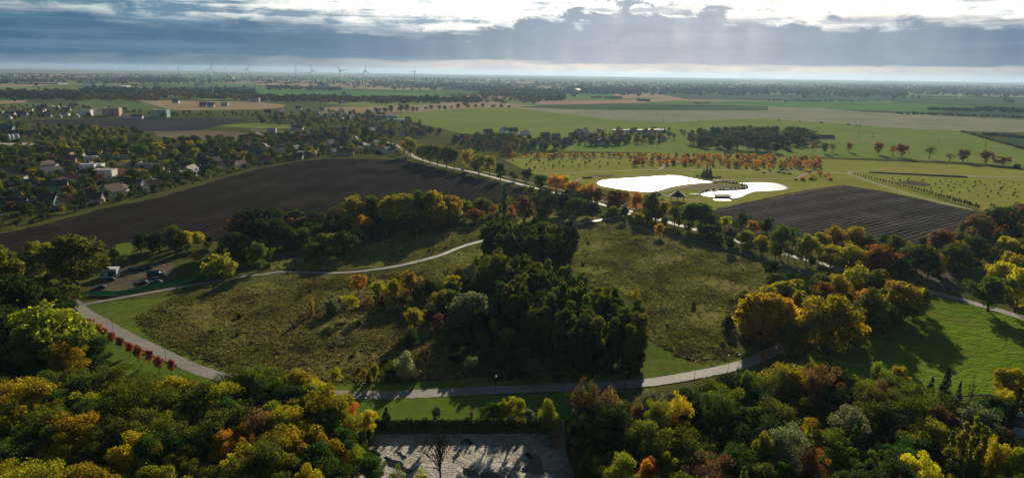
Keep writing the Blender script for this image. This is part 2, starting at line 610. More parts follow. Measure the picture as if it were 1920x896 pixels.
# the mud lot lies 3 m below the lawn: the ground sheet has an opening there
LOT_Z = -3.0
HOLE = [P(676, 789), P(1066, 788), P(1150, 1010), P(575, 1010)]
FARD = 30000
outer = [Vector((-FARD, FARD, 0)), Vector((FARD, FARD, 0)), Vector((FARD, -3000, 0)), Vector((-FARD, -3000, 0))]
gme = new_mesh('ground', outer + HOLE, [(4, 5, 1, 0), (5, 6, 2, 1), (6, 7, 3, 2), (7, 4, 0, 3)], mat_ground())
kind(mesh_obj('ground', gme), 'structure')
ins = []
cx_ = sum(HOLE, Vector()) / 4
for h, k in zip(HOLE, (3.2, 3.2, 3.2, 3.2)):
    d = (cx_ - h)
    d.z = 0
    ins.append(h + d.normalized() * 4.0 + Vector((0, 0, LOT_Z)))
bme = new_mesh('lot_bank', HOLE + ins, [(0, 1, 5, 4), (1, 2, 6, 5), (2, 3, 7, 6), (3, 0, 4, 7)], G['bank'])
kind(mesh_obj('ground_bank', bme), 'structure')
lme = new_mesh('lot_floor', [v + Vector((0, 0, -0.0)) for v in ins], [(0, 3, 2, 1)], G['mud'])
kind(mesh_obj('mud_ground', lme), 'structure')

_z = [0.004]
EXCL = []      # world polygons that trees keep out of
ROADS = []     # (points, half width)


def ragged(pts, amp, step=2.2):
    """An uneven natural outline."""
    out_ = []
    for i, p in enumerate(pts):
        q = pts[(i + 1) % len(pts)]
        n = max(1, min(60, int((q - p).length / step)))
        d = (q - p).normalized()
        nr = Vector((-d.y, d.x, 0))
        for k in range(n):
            b = p.lerp(q, k / n)
            w = math.sin(b.x * 0.31 + b.y * 0.17) + 0.7 * math.sin(b.x * 0.83 - b.y * 0.71) + RNG.uniform(-0.9, 0.9)
            out_.append(b + nr * amp * 0.5 * w)
    return out_


def sheet(name, px, mat, z=None, smooth=0, excl=False, base=0.0, rag=0.0):
    pts = [P(*p, base) for p in px]
    if smooth:
        pts = catmull(pts, True, smooth)
    if rag:
        pts = ragged(pts, rag)
    if z is None:
        far = max(p.y for p in pts) > 1500
        _z[0] += 0.004
        z = _z[0] + (0.12 if far else 0.0)
    vs_ = [(p.x, p.y, base + z) for p in pts]
    bm_ = bmesh.new()
    bv = [bm_.verts.new(v) for v in vs_]
    bm_.faces.new(bv)
    bmesh.ops.triangulate(bm_, faces=bm_.faces[:])
    bmesh.ops.recalc_face_normals(bm_, faces=bm_.faces[:])
    if bm_.faces[:] and sum(f.normal.z for f in bm_.faces) < 0:
        bmesh.ops.reverse_faces(bm_, faces=bm_.faces[:])
    me = bpy.data.meshes.new(name)
    bm_.to_mesh(me)
    bm_.free()
    me.materials.append(mat)
    o = kind(mesh_obj(name, me), 'structure')
    if excl:
        EXCL.append([(p.x, p.y) for p in pts])
    return o, pts


def strip(name, px, width, mat, z=None, world=None, closed=False, n=8, road=True):
    pts = catmull([P(*p) for p in px], closed, n + 6) if world is None else world
    if z is None:
        _z[0] += 0.004
        z = _z[0]
    m = len(pts)
    v, f = [], []
    for i, p in enumerate(pts):
        a = pts[i - 1] if (closed or i) else p
        c = pts[(i + 1) % m] if (closed or i < m - 1) else p
        d = (c - a)
        d.z = 0
        d.normalize()
        nrm = Vector((-d.y, d.x, 0))
        wa, wb_ = (width / 2 * (1 + 0.03 * math.sin(i * 1.7 + k) + RNG.uniform(-0.05, 0.05)) for k in (0, 2))
        v += [p + nrm * wa + Vector((0, 0, z)), p - nrm * wb_ + Vector((0, 0, z))]
    for i in range(m if closed else m - 1):
        j = (i + 1) % m
        f.append((2 * i, 2 * i + 1, 2 * j + 1, 2 * j))
    o = kind(mesh_obj(name, new_mesh(name, v, f, mat)), 'structure')
    if road:
        ROADS.append(([(p.x, p.y) for p in pts], width / 2 + 1.2))
    return o, pts


# far fields
for px, mt in (
    ([(0, 172), (150, 175), (142, 195), (87, 195), (0, 187)], 'crop_dark'),
    ([(0, 227), (175, 223), (375, 221), (480, 224), (412, 235), (375, 245), (275, 246), (225, 240), (120, 234)], 'dark_soil'),
    ([(287, 247), (387, 245), (480, 250), (500, 262), (375, 263), (295, 256)], 'brown'),
    ([(405, 236), (480, 231), (575, 236), (572, 241), (480, 241)], 'crop'),
    ([(250, 187), (375, 190), (480, 191), (535, 197), (530, 203), (480, 206), (325, 207), (287, 197)], 'stubble'),
    ([(0, 190), (52, 188), (48, 193), (0, 195)], 'stubble'),
    ([(325, 159), (480, 157), (480, 163), (325, 162)], 'crop_far'),
    ([(322, 164), (480, 163.5), (480, 171), (325, 169)], 'dark_soil'),
    ([(357, 172), (480, 172), (480, 160), (555, 160), (560, 172), (705, 172), (837, 175), (817, 181), (780, 186), (692, 185), (480, 181), (370, 180)], 'crop_far'),
    ([(572, 191), (655, 191), (697, 192), (792, 190), (830, 194), (805, 197), (675, 201), (622, 195)], 'crop'),
    ([(812, 182), (930, 179), (960, 184), (905, 186)], 'pink'),
    ([(972, 201), (1035, 197), (1210, 195), (1440, 199), (1440, 207), (1210, 207), (1035, 204)], 'crop_dark'),
    ([(997, 196), (1010, 190), (1135, 189), (1210, 186), (1285, 185), (1277, 188), (1185, 194), (1060, 196)], 'pink'),
    ([(1147, 176), (1230, 176), (1247, 182), (1160, 185)], 'pink'),
    ([(1072, 177), (1147, 176), (1150, 181), (1067, 182)], 'crop_far'),
    ([(1232, 176), (1440, 177), (1440, 189), (1285, 186)], 'crop_dark'),
    ([(1215, 191), (1440, 190), (1440, 198), (1215, 194.5)], 'crop_far'),
    ([(1440, 177), (1652, 180), (1785, 186), (1920, 185), (1960, 199), (1840, 197), (1652, 190), (1440, 189)], 'crop_dark'),
    ([(1440, 191), (1652, 192), (1765, 197), (1830, 200), (1830, 207), (1740, 210), (1615, 207), (1515, 202), (1440, 199)], 'crop_far'),
    ([(1830, 200), (1960, 202), (1960, 224), (1790, 216), (1740, 211), (1830, 208)], 'crop_dark'),
    ([(960, 203), (1022, 204), (1110, 207.5), (1210, 208), (1335, 208), (1440, 208), (1440, 200), (1540, 203), (1615, 210), (1715, 214), (1790, 218), (1960, 228), (1960, 250), (1795, 246), (1740, 244), (1615, 236), (1482, 226), (1440, 222), (1335, 225), (1260, 230), (1172, 227), (1085, 217)], 'pale'),
    ([(735, 216), (855, 205), (960, 203), (1085, 217), (1172, 227), (1260, 230), (1335, 225), (1440, 222), (1482, 226), (1615, 236), (1740, 244), (1795, 246), (1827, 255), (1920, 279), (1960, 290), (1960, 318), (1815, 305), (1690, 300), (1545, 295), (1400, 290), (1010, 283), (985, 262), (940, 248), (870, 252), (800, 235)], 'crop'),
    ([(1845, 262), (1960, 252), (1960, 285), (1925, 277)], 'crop_dark'),
    ([(560, 147), (700, 147), (690, 151), (555, 151)], 'crop_far'),
    ([(20, 287), (90, 282), (100, 288), (0, 297)], 'crop'),
    ([(500, 268), (600, 262), (620, 268), (540, 276)], 'brown'),
    ([(250, 147), (430, 145), (430, 148), (260, 150)], 'crop_far'),
    ([(55, 140), (120, 140), (110, 144), (50, 144)], 'stubble'),
):
    sheet('field', px, G[mt])

# park, meadow and ploughed land
sheet('park_lawn', [(945, 300), (1005, 288), (1460, 287), (1545, 297), (1690, 303), (1815, 308), (1930, 319), (2010, 345), (2000, 400), (1870, 398), (1838, 397), (1752, 381), (1665, 361), (1580, 347), (1522, 355), (1440, 371), (1340, 394), (1290, 388), (1200, 374), (1120, 352), (1000, 326)], G['park'])
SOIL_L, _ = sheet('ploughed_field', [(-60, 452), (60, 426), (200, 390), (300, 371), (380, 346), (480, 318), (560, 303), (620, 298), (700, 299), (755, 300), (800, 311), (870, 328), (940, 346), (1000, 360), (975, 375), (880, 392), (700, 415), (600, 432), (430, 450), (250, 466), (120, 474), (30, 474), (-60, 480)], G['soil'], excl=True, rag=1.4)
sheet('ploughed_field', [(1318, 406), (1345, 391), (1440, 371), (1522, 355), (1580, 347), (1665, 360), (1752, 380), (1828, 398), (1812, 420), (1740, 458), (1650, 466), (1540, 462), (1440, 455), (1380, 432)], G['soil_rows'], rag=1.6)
sheet('field_margin', [(-60, 448), (60, 422), (200, 386), (300, 367), (380, 342), (480, 314.5), (560, 300), (620, 295.5), (700, 296), (700, 299), (620, 298), (560, 303), (480, 317), (380, 344.5), (300, 369.5), (200, 388.5), (60, 424.5), (-60, 450.5)], G['grass'], rag=1.6)
MEADOW_PX = [
    ([(258, 600), (285, 580), (340, 560), (430, 543), (520, 524), (640, 521), (720, 516), (800, 514), (840, 560), (860, 640), (860, 705), (760, 712), (640, 716), (545, 712), (470, 700), (400, 684), (330, 655), (285, 630)], 'meadow'),
    ([(1062, 470), (1070, 440), (1130, 420), (1200, 428), (1300, 458), (1430, 497), (1545, 528), (1470, 550), (1420, 575), (1370, 600), (1352, 640), (1376, 664), (1340, 679), (1290, 674), (1245, 652), (1212, 625), (1190, 560), (1080, 510)], 'meadow_green'),
    ([(505, 506), (540, 488), (600, 478), (690, 462), (780, 440), (890, 425), (900, 446), (850, 463), (800, 482), (740, 496), (660, 506), (560, 506)], 'meadow_green'),
    ([(700, 528), (760, 505), (850, 475), (905, 458), (915, 500), (900, 560), (840, 600)], 'meadow_green'),
    ([(1010, 440), (1060, 425), (1120, 408), (1000, 400), (960, 420)], 'meadow_green'),
]
MEADOWS = [sheet('meadow', px, G[mt], smooth=4, rag=2.2)[1] for px, mt in MEADOW_PX]
sheet('green_pasture', [(1420, 745), (1480, 680), (1560, 640), (1640, 590), (1740, 556), (1800, 562), (1850, 582), (1990, 615), (2010, 720), (1920, 742), (1840, 740), (1760, 745), (1600, 760)], G['green_field'])
sheet('mown_lawn', [(640, 748), (720, 749), (900, 742), (1060, 737), (1068, 787), (676, 788), (640, 775)], G['lawn'])
sheet('mown_verge', [(160, 574), (205, 566), (330, 556), (300, 568), (262, 598), (285, 626), (335, 654), (405, 685), (480, 702), (560, 714), (700, 722), (860, 712), (1000, 700), (1180, 695), (1212, 640), (1245, 656), (1290, 678), (1340, 683), (1400, 668), (1420, 680), (1330, 698), (1200, 718), (1000, 728), (720, 735), (600, 734), (480, 716), (380, 692), (280, 642), (200, 604)], G['verge'], rag=1.0)
sheet('mown_lawn', [(160, 600), (240, 645), (330, 690), (400, 712), (330, 735), (240, 735), (150, 720)], G['lawn'])
sheet('mown_lawn', [(30, 490), (70, 484), (105, 487), (112, 505), (105, 520), (70, 528), (40, 525)], G['grass'], smooth=4)
sheet('mown_lawn', [(212, 462), (232, 457), (252, 460), (248, 475), (225, 488), (205, 486)], G['verge'], smooth=4, rag=3.0)
sheet('compound_yard', [(172, 546), (200, 524), (228, 505), (262, 497), (312, 497), (330, 508), (316, 526), (250, 542)], G['earth'], smooth=3, excl=True, rag=2.0)
sheet('bare_ground', [(1690, 500), (1800, 505), (1870, 520), (1840, 545), (1750, 540), (1690, 520)], G['earth'], smooth=3)

# ways
AVENUE = [(735, 270), (757, 280), (780, 296), (830, 311), (890, 324), (960, 342), (1040, 362), (1130, 384), (1180, 396), (1260, 419), (1330, 438), (1445, 470), (1515, 488), (1620, 516), (1742, 547), (1840, 573), (1925, 598), (2000, 622)]
road, av_w = strip('avenue_road', AVENUE, 6.0, G['path'])
strip('avenue_footpath', [(905, 322), (965, 336), (1040, 354), (1120, 374), (1190, 393)], 3.0, G['sandpath'])
strip('meadow_path', [(1140, 412), (1185, 422), (1260, 442), (1385, 473), (1440, 488), (1550, 526), (1640, 545)], 3.2, G['asphalt'])
MAIN = [(100, 540), (128, 560), (155, 583), (185, 601), (230, 627), (280, 651), (325, 673), (365, 691), (410, 706), (460, 718), (520, 729), (580, 737), (640, 740), (720, 741), (800, 738), (900, 733), (1000, 729), (1100, 725), (1200, 719), (1260, 711), (1320, 700), (1380, 687), (1425, 672), (1470, 648), (1520, 620), (1600, 585), (1690, 560), (1745, 549)]
_, main_w = strip('main_path', MAIN, 5.8, G['path'])
SECOND = [(150, 573), (225, 559), (320, 542), (450, 520), (492, 515), (525, 510), (567, 511), (630, 512), (692, 507), (755, 497), (822, 480), (855, 467), (885, 457), (930, 447), (1000, 436), (1050, 426), (1130, 412), (1180, 401)]
_, sec_w = strip('footpath', SECOND, 3.6, G['track'])
for px, w in (
    ([(1002, 326), (1085, 324), (1177, 320.5), (1237, 318.5), (1330, 319), (1440, 321), (1510, 322)], 5.0),
    ([(1237, 318.5), (1246, 311), (1262, 305), (1274, 301)], 5.0),
    ([(955, 301), (1085, 297.5), (1192, 296.5), (1335, 297.5), (1420, 300)], 4.5),
    ([(1080, 341), (1095, 334), (1150, 330.5), (1240, 328), (1290, 332), (1338, 340), (1352, 338), (1440, 335.5), (1492, 334), (1512, 326), (1540, 324), (1590, 326)], 4.5),
    ([(1590, 326), (1635, 342), (1690, 360), (1752, 377), (1837, 396), (1880, 406)], 4.5),
    ([(1590, 326), (1607, 321.5), (1700, 325), (1810, 330), (1960, 334)], 4.5),
    ([(1810, 330), (1860, 334), (1960, 342)], 3.5),
    ([(1120, 380), (1145, 368), (1160, 358)], 3.0),
    ([(1233, 361), (1250, 367), (1275, 373), (1310, 377)], 4.0),
    ([(1338, 340), (1300, 347), (1265, 355), (1233, 361), (1200, 366)], 4.0),
):
    strip('gravel_path', px, w * 0.78, G['sandpath'], road=False)
strip('village_street', [(735, 270), (700, 262), (640, 258), (560, 250), (500, 246), (470, 243)], 6.0, G['path'], road=False)
strip('village_street', [(480, 248), (500, 258), (516, 269)], 5.0, G['concrete'], road=False)
strip('village_street', [(-20, 388), (60, 378), (130, 360), (230, 346), (300, 335), (420, 312), (500, 297), (600, 280), (735, 272)], 5.0, G['path'], road=False)
strip('village_street', [(120, 330), (200, 318), (330, 306), (400, 302), (470, 296)], 5.0, G['path'], road=False)
strip('field_track', [(1440, 292), (1545, 298), (1690, 303.5), (1815, 309), (1960, 323)], 6.0, G['bank'], road=False)
strip('field_track', [(1500, 228), (1615, 236.5), (1740, 244.5), (1800, 247)], 5.0, G['bank'], road=False)
strip('park_edge_track', [(1445, 374), (1525, 357.5), (1582, 350)], 3.0, G['brown'], road=False)


# ponds
def mat_water(name, rough=0.22, col=(0.010, 0.018, 0.022), wave=0.6, scale=1.3):
    m, t, o = mat_new(name)
    b = principled(t, o, rough, 0.6)
    b.inputs['Base Color'].default_value = (*col, 1)
    b.inputs['IOR'].default_value = 1.33
    p = pos(t)
    n = enoise(p, scale, 3, 0.6)
    bump(t, b, n, wave, 0.05)
    return m


G['water'] = mat_water('rippled_water', 0.36)
G['still'] = mat_water('puddle_water', 0.05, (0.012, 0.014, 0.016), 0.1, 0.8)
q7 = lambda *a: [(960 + x / 4, 280 + y / 4) for x, y in a]
q8 = lambda *a: [(1440 + x / 4, 280 + y / 4) for x, y in a]
POND1 = q7((632, 252), (680, 232), (800, 222), (1000, 210), (1150, 200), (1250, 202), (1340, 218), (1430, 236), (1510, 248), (1400, 256), (1300, 266), (1200, 284), (1130, 304), (1050, 319), (950, 317), (850, 307), (750, 292), (660, 275))
POND2 = q7((1412, 336), (1450, 322), (1550, 316), (1650, 311), (1725, 305), (1762, 292), (1755, 276), (1700, 256), (1800, 250)) + q8((0, 250), (80, 260), (130, 278), (152, 294), (110, 308), (0, 317)) + q7((1830, 320), (1765, 340), (1720, 361), (1650, 370), (1560, 368), (1480, 358), (1425, 347))
for px in (POND1, POND2):
    _, pp = sheet('pond_water', px, G['water'], smooth=4, excl=True)
    strip('pond_rim', None, 2.2, G['concrete'], world=pp, closed=True, road=False)
sheet('gravel_bed', q7((1290, 290), (1400, 268), (1550, 262), (1690, 275), (1715, 290), (1600, 298), (1450, 303), (1330, 304)), G['gravel_bed'], smooth=4)
sheet('flower_bed', q8((975, 250), (1060, 240), (1160, 248), (1230, 272), (1150, 276), (1060, 268)), G['earth'], smooth=3)
sheet('flower_bed', q7((600, 200), (680, 192), (780, 198), (700, 210)), G['brown'], smooth=3)

# puddles on the mud lot
zz = lambda *a: [(640 + x * 460 / 1920, 770 + y * 460 / 1920) for x, y in a]
for px in (
    zz((945, 238), (975, 226), (1020, 240), (1030, 258), (990, 268), (955, 258)),
    zz((435, 328), (465, 326), (490, 350), (500, 366), (470, 360)),
    zz((335, 368), (380, 362), (440, 400), (500, 440), (545, 470), (500, 474), (420, 440), (350, 425)),
    zz((1440, 335), (1500, 345), (1550, 380), (1575, 430), (1570, 490), (1500, 500), (1440, 490), (1400, 462), (1440, 430), (1470, 395)),
    zz((945, 440), (1000, 460), (1070, 480), (1060, 515), (960, 510)),
    zz((1110, 495), (1170, 488), (1230, 500), (1220, 545), (1120, 545)),
    zz((120, 330), (200, 300), (290, 310), (300, 350), (220, 370), (150, 360)),
    zz((690, 288), (730, 290), (720, 304), (695, 300)),
    zz((1290, 485), (1330, 490), (1325, 515), (1295, 512)),
):
    sheet('puddle', px, G['still'], z=0.006 + 0.001 * RNG.random(), smooth=4, base=LOT_Z, rag=0.9)
EXCL.append([(h.x, h.y) for h in HOLE])
# ------------------------------------------------------------------ tree shapes (shared meshes)
def rand_dirs(n, up=0.0):
    d = NR.normal(size=(n, 3))
    d[:, 2] += up
    return d / np.linalg.norm(d, axis=1, keepdims=True)


def leaf_quads(p, nrm, size):
    n = len(p)
    a = np.cross(nrm, NR.normal(size=(n, 3)))
    a /= np.linalg.norm(a, axis=1, keepdims=True) + 1e-9
    b = np.cross(nrm, a)
    s = size * NR.uniform(0.55, 1.7, (n, 1))
    w = s * NR.uniform(0.55, 0.9, (n, 1))
    v = np.stack([p - a * s, p - b * w, p + a * s, p + b * w], axis=1).reshape(-1, 3)
    return v


def np_mesh(name, v, nf, k, mats, mi=0):
    me = bpy.data.meshes.new(name)
    me.vertices.add(len(v))
    me.vertices.foreach_set('co', v.astype(np.float32).ravel())
    me.loops.add(nf * k)
    me.loops.foreach_set('vertex_index', np.arange(nf * k, dtype=np.int32))
    me.polygons.add(nf)
    me.polygons.foreach_set('loop_start', np.arange(0, nf * k, k, dtype=np.int32))
    for m in mats:
        me.materials.append(m)
    me.update()
    me.validate()
    return me


def clumps_for(shape, wd, cb, K):
    rx, rz, zc = wd / 2, (1 - cb) / 2, (1 + cb) / 2
    out_ = []
    lump = [RNG.uniform(0.80, 1.12) for _ in range(9)]
    for i in range(K):
        if shape == 'cone':
            t = (i + RNG.random()) / K
            r = rx * (1 - t) ** 0.9 * RNG.uniform(0.55, 0.95)
            a = RNG.uniform(0, 6.283)
            out_.append((Vector((r * math.cos(a), r * math.sin(a), cb + (1 - cb) * t * 0.97)), rx * (0.10 + 0.20 * (1 - t))))
            continue
        d = Vector((RNG.gauss(0, 1), RNG.gauss(0, 1), RNG.gauss(0.25, 1))).normalized()
        r = RNG.uniform(0.30, 0.92)
        k = lump[int((math.atan2(d.y, d.x) + math.pi) / 6.2832 * 8.99)]
        if shape == 'dome':
            d.z = abs(d.z)
            c = Vector((d.x * rx * r * k, d.y * rx * r * k, 0.06 + d.z * 0.80 * r))
            rc = rx * RNG.uniform(0.22, 0.36)
        elif shape == 'column':
            t = RNG.random()
            pr = math.sin(math.pi * (0.12 + (0.85 if wd < 0.28 else 0.70) * t)) ** 0.6
            c = Vector((d.x * rx * r * pr * 0.9, d.y * rx * r * pr * 0.9, cb + (1 - cb) * (0.04 + 0.9 * t)))
            rc = rx * RNG.uniform(0.30, 0.46) * (0.45 + 0.55 * pr)
        else:
            c = Vector((d.x * rx * r * k, d.y * rx * r * k, zc + d.z * rz * r * (0.9 if d.z > 0 else 0.95)))
            if shape == 'ovate':
                t = (c.z - cb) / (1 - cb)
                s = 0.55 + 0.6 * math.sin(math.pi * min(1, max(0, t * 0.85 + 0.1)))
                c.x *= s
                c.y *= s
            rc = rx * RNG.uniform(0.15, 0.29)
        out_.append((c, rc))
    return out_


def make_tree(name, shape, wd, cb, K, leaves, size, thick=0.020, fill=0.12, limbs=14, one=False, squash=0.8, twigs=0):
    """Returns (crown mesh, trunk mesh, width); height 1. one: a single mesh with both."""
    cl = clumps_for(shape, wd, cb, K)
    vol = np.array([c[1] ** 2 for c in cl])
    pick = NR.choice(len(cl), size=leaves, p=vol / vol.sum())
    cc = np.array([c[0] for c in cl])[pick]
    cr = np.array([c[1] for c in cl])[pick][:, None]
    d = rand_dirs(leaves, 0.25)
    rad = NR.uniform(0.25, 1.0, (leaves, 1)) ** 0.45
    wob = 1 + 0.25 * NR.normal(size=(leaves, 1)) * (NR.random((leaves, 1)) < 0.25)
    p = cc + d * cr * rad * wob * np.array([1, 1, squash])
    p[:, 2] = np.clip(p[:, 2], 0.01, 1.02)
    nrm = d * 0.7 + rand_dirs(leaves) * 0.9 + np.array([0, 0, 0.25])
    nrm /= np.linalg.norm(nrm, axis=1, keepdims=True) + 1e-9
    lv = leaf_quads(p, nrm, size)
    tb = MB()
    top = 0.80 if shape in ('column', 'cone') else cb + (1 - cb) * 0.55
    bend = [Vector((RNG.uniform(-.02, .02), RNG.uniform(-.02, .02), 0)) for _ in range(4)]
    pts = [Vector((0, 0, -0.02)), Vector((0, 0, top * 0.33)) + bend[0], Vector((0, 0, top * 0.66)) + bend[1], Vector((0, 0, top)) + bend[2]]
    tb.tube(pts, [thick * 1.25, thick, thick * 0.7, thick * 0.3], 6)
    for c, rc in sorted(cl, key=lambda q: -q[1])[:limbs]:
        t0 = max(0.12, min(top * 0.92, c.z * RNG.uniform(0.45, 0.7)))
        s = t0 / top
        a = pts[0].lerp(pts[-1], min(1, s))
        mid = a.lerp(c, 0.5) + Vector((0, 0, 0.03)) * (1 if c.z > a.z else 0)
        tb.tube([a, mid, c], [thick * 0.42, thick * 0.28, thick * 0.10], 4, cap=False)
        for _ in range(twigs):
            q = c + Vector((RNG.gauss(0, 1), RNG.gauss(0, 1), RNG.gauss(0.5, 1))).normalized() * rc * RNG.uniform(0.8, 1.6)
            s0 = mid.lerp(c, RNG.uniform(0.2, 0.9))
            tb.tube([s0, s0.lerp(q, 0.5) + Vector((0, 0, 0.01)), q], [thick * 0.16, thick * 0.11, thick * 0.05], 3, cap=False)
    if one:
        mb = MB()
        mb.v = [tuple(x) for x in lv]
        mb.f = [tuple(range(4 * i, 4 * i + 4)) for i in range(leaves)]
        mb.mi = [0] * leaves
        mb.add(tb.v, tb.f, 1)
        return mb.mesh(name, [M['leaf'], M['bark']]), None, wd
    crown = np_mesh(name + '_crown', lv, leaves, 4, [M['leaf']])
    return crown, tb.mesh(name + '_trunk', M['bark'], True), wd


T = {}
#                 shape   width  crown base clumps leaves size
for lod, lf, sz in (('near', 1.0, 1.0), ('mid', 0.26, 2.1), ('far', 0.10, 3.6)):
    one = lod == 'far'
    lim = {'near': 16, 'mid': 8, 'far': 3}[lod]

    def mk(key, n, shape, wd, cb, K, leaves, size, **kw):
        T[key, lod] = [make_tree(f'{key}_{lod}_{i}', shape, wd * RNG.uniform(0.95, 1.05), cb, K, int(leaves * lf), size * sz * (0.8 if one else 1), limbs=kw.pop('limbs', lim) if 'limbs' in kw else lim, one=one, **kw) for i in range(n)]
    nv = 4 if lod == 'near' else 3
    mk('round', nv, 'round', 0.85, 0.05 if one else 0.13, 64, 19000, 0.0092)
    mk('tall', 3, 'ovate', 0.55, 0.05 if one else 0.12, 60, 14000, 0.0092)
    mk('sparse', 3, 'round', 0.85, 0.22, 46, 8500, 0.0080, squash=0.6, twigs=0 if one else 3)
    mk('poplar', 2, 'column', 0.24, 0.05, 60, 8000, 0.0095)
    mk('plant', 4, 'column', 0.36, 0.08, 46, 9000, 0.0098)
    mk('shrub', 3, 'dome', 1.15, 0.02, 44, 9000, 0.0165, thick=0.03)
    mk('spruce', 2, 'cone', 0.46, 0.06, 90, 7000, 0.0115)
    if not one:
        mk('wisp', 2, 'ovate', 0.50, 0.12, 60, 3800, 0.0095, squash=1.4, twigs=4)
        mk('bare', 2, 'round', 0.9, 0.20, 46, 160, 0.005, twigs=7, limbs=40, thick=0.022)

C = dict(
    dark=(0.034, 0.056, 0.016), green=(0.050, 0.095, 0.016), olive=(0.098, 0.118, 0.018), ygreen=(0.225, 0.225, 0.018),
    yellow=(0.44, 0.39, 0.016), gold=(0.33, 0.250, 0.012), orange=(0.48, 0.225, 0.020), rust=(0.22, 0.085, 0.022),
    brown=(0.155, 0.095, 0.050), red=(0.30, 0.055, 0.055), silver=(0.150, 0.175, 0.110), pale=(0.30, 0.27, 0.15),
    bluegreen=(0.040, 0.070, 0.045), bronze=(0.135, 0.150, 0.020))
CN = dict(dark='dark green', green='green', olive='olive', ygreen='yellow-green', yellow='bright yellow', gold='golden', orange='orange',
          rust='rust red', brown='brown', red='crimson', silver='grey-green', pale='pale straw', bluegreen='blackish green', bronze='bronze green')
KN = dict(round=('broadleaf_tree', 'broadleaf tree', 'tree'), tall=('broadleaf_tree', 'oval-crowned tree', 'tree'), sparse=('thin_tree', 'thin-crowned tree', 'tree'),
          poplar=('poplar_tree', 'columnar poplar', 'tree'), plant=('slender_tree', 'slender upright tree', 'tree'), shrub=('shrub', 'rounded shrub', 'shrub'),
          spruce=('spruce_tree', 'conical spruce', 'tree'), wisp=('feathery_tree', 'feathery upright tree', 'tree'), bare=('bare_tree', 'almost leafless tree', 'tree'))
TREE_PTS = []
TREES = []     # (object, colour, kind)


def size_word(k, h):
    if k == 'shrub':
        return 'low' if h < 3 else 'tall' if h > 6 else 'bushy'
    return 'young' if h < 6 else 'small' if h < 10 else 'middling' if h < 16 else 'tall'


def jitter(c, amt=0.22):
    k = 1 + RNG.uniform(-amt, amt)
    return tuple(max(0.004, min(0.9, x * k * (1 + RNG.uniform(-0.12, 0.12)))) for x in c)


def plant(g, h, w, k, col, place, group=None, name=None, label=None, single=False, lod=None):
    dist = math.hypot(g.x, g.y)
    lod = lod or ('near' if dist < 265 else 'mid' if dist < 560 else 'far')
    if lod == 'far' and k in ('wisp', 'bare'):
        k = 'sparse'
    crown, trunk, wd = RNG.choice(T[k, lod])
    nm, kn, cat = KN[k]
    if nm == 'broadleaf_tree':
        nm = PLACE_NAME.get(place, nm)
    lab = label or f'{size_word(k, h)} {CN[col]} {kn} {place}'
    sc = (w / wd, w / wd * RNG.uniform(0.93, 1.07), h)
    rz = RNG.uniform(0, 6.283)
    TREE_PTS.append((g.x, g.y))
    c = jitter(C[col])
    if trunk is None:
        o = mesh_obj(name or nm, crown, None, g, (0, 0, rz), sc, c)
        TREES.append((o, col, k))
        return tag(o, lab, cat, group or place)
    o = thing(name or nm, lab, cat, g, rz, group or place, sc)
    mesh_obj('trunk', trunk, o)
    mesh_obj('crown', crown, o, color=c)
    TREES.append((o, col, k))
    return o


def tb(xc, yt, yb, w, k, col, place='', z=0.0, **kw):
    """A tree from its picture box: crown centre, top, base, width."""
    g = P(xc, yb, z)
    h = height_at(g, yt) - z
    return plant(g, max(1.0, h), max(0.6, w * (1.18 if k in ('round', 'sparse', 'tall') else 1.05) * depth(g) / FPX), k, col, place, **kw)


def blocked(x, y, pad=0.0):
    for poly in EXCL:
        if inside((x, y), poly):
            return True
    for pts, hw in ROADS:
        for i in range(len(pts) - 1):
            ax, ay = pts[i]
            bx, by = pts[i + 1]
            if min(ax, bx) - 12 > x or max(ax, bx) + 12 < x or min(ay, by) - 12 > y or max(ay, by) + 12 < y:
                continue
            L2 = (bx - ax) ** 2 + (by - ay) ** 2
            t = 0 if L2 == 0 else max(0, min(1, ((x - ax) * (bx - ax) + (y - ay) * (by - ay)) / L2))
            if math.hypot(x - ax - t * (bx - ax), y - ay - t * (by - ay)) < hw + pad:
                return True
    return False


def fill(px, spacing, hr, palette, kinds, place, n=400, wr=(0.6, 0.9), keep=None, excl=True, pad=0.8, **kw):
    """Scatter trees with their feet inside a picture polygon; palette and kinds are weighted names."""
    poly = [P(*p) for p in px]
    x0, x1 = min(p.x for p in poly), max(p.x for p in poly)
    y0, y1 = min(p.y for p in poly), max(p.y for p in poly)
    got = 0
    mine = keep if keep is not None else list(TREE_PTS)
    near = [q for q in mine if x0 - 20 < q[0] < x1 + 20 and y0 - 20 < q[1] < y1 + 20]
    for _ in range(n * 14):
        if got >= n:
            break
        x, y = RNG.uniform(x0, x1), RNG.uniform(y0, y1)
        if not inside((x, y), poly):
            continue
        s = spacing * RNG.uniform(0.75, 1.15)
        if any((x - q[0]) ** 2 + (y - q[1]) ** 2 < s * s for q in near):
            continue
        if excl and blocked(x, y, pad):
            continue
        near.append((x, y))
        h = RNG.uniform(*hr)
        k = RNG.choices(list(kinds), list(kinds.values()))[0]
        col = RNG.choices(list(palette), list(palette.values()))[0]
        w = h * RNG.uniform(*wr) * 1.1
        if k in ('poplar', 'plant', 'wisp'):
            w = h * RNG.uniform(0.24, 0.38)
        if k == 'spruce':
            w = h * RNG.uniform(0.35, 0.45)
        if k == 'shrub':
            hh = min(h, RNG.uniform(2.0, 5.0)) if hr[1] > 7 else h
            h, w = hh, hh * RNG.uniform(1.0, 1.5)
        plant(Vector((x, y, 0)), h, w, k, col, place, **kw)
        got += 1
    return got


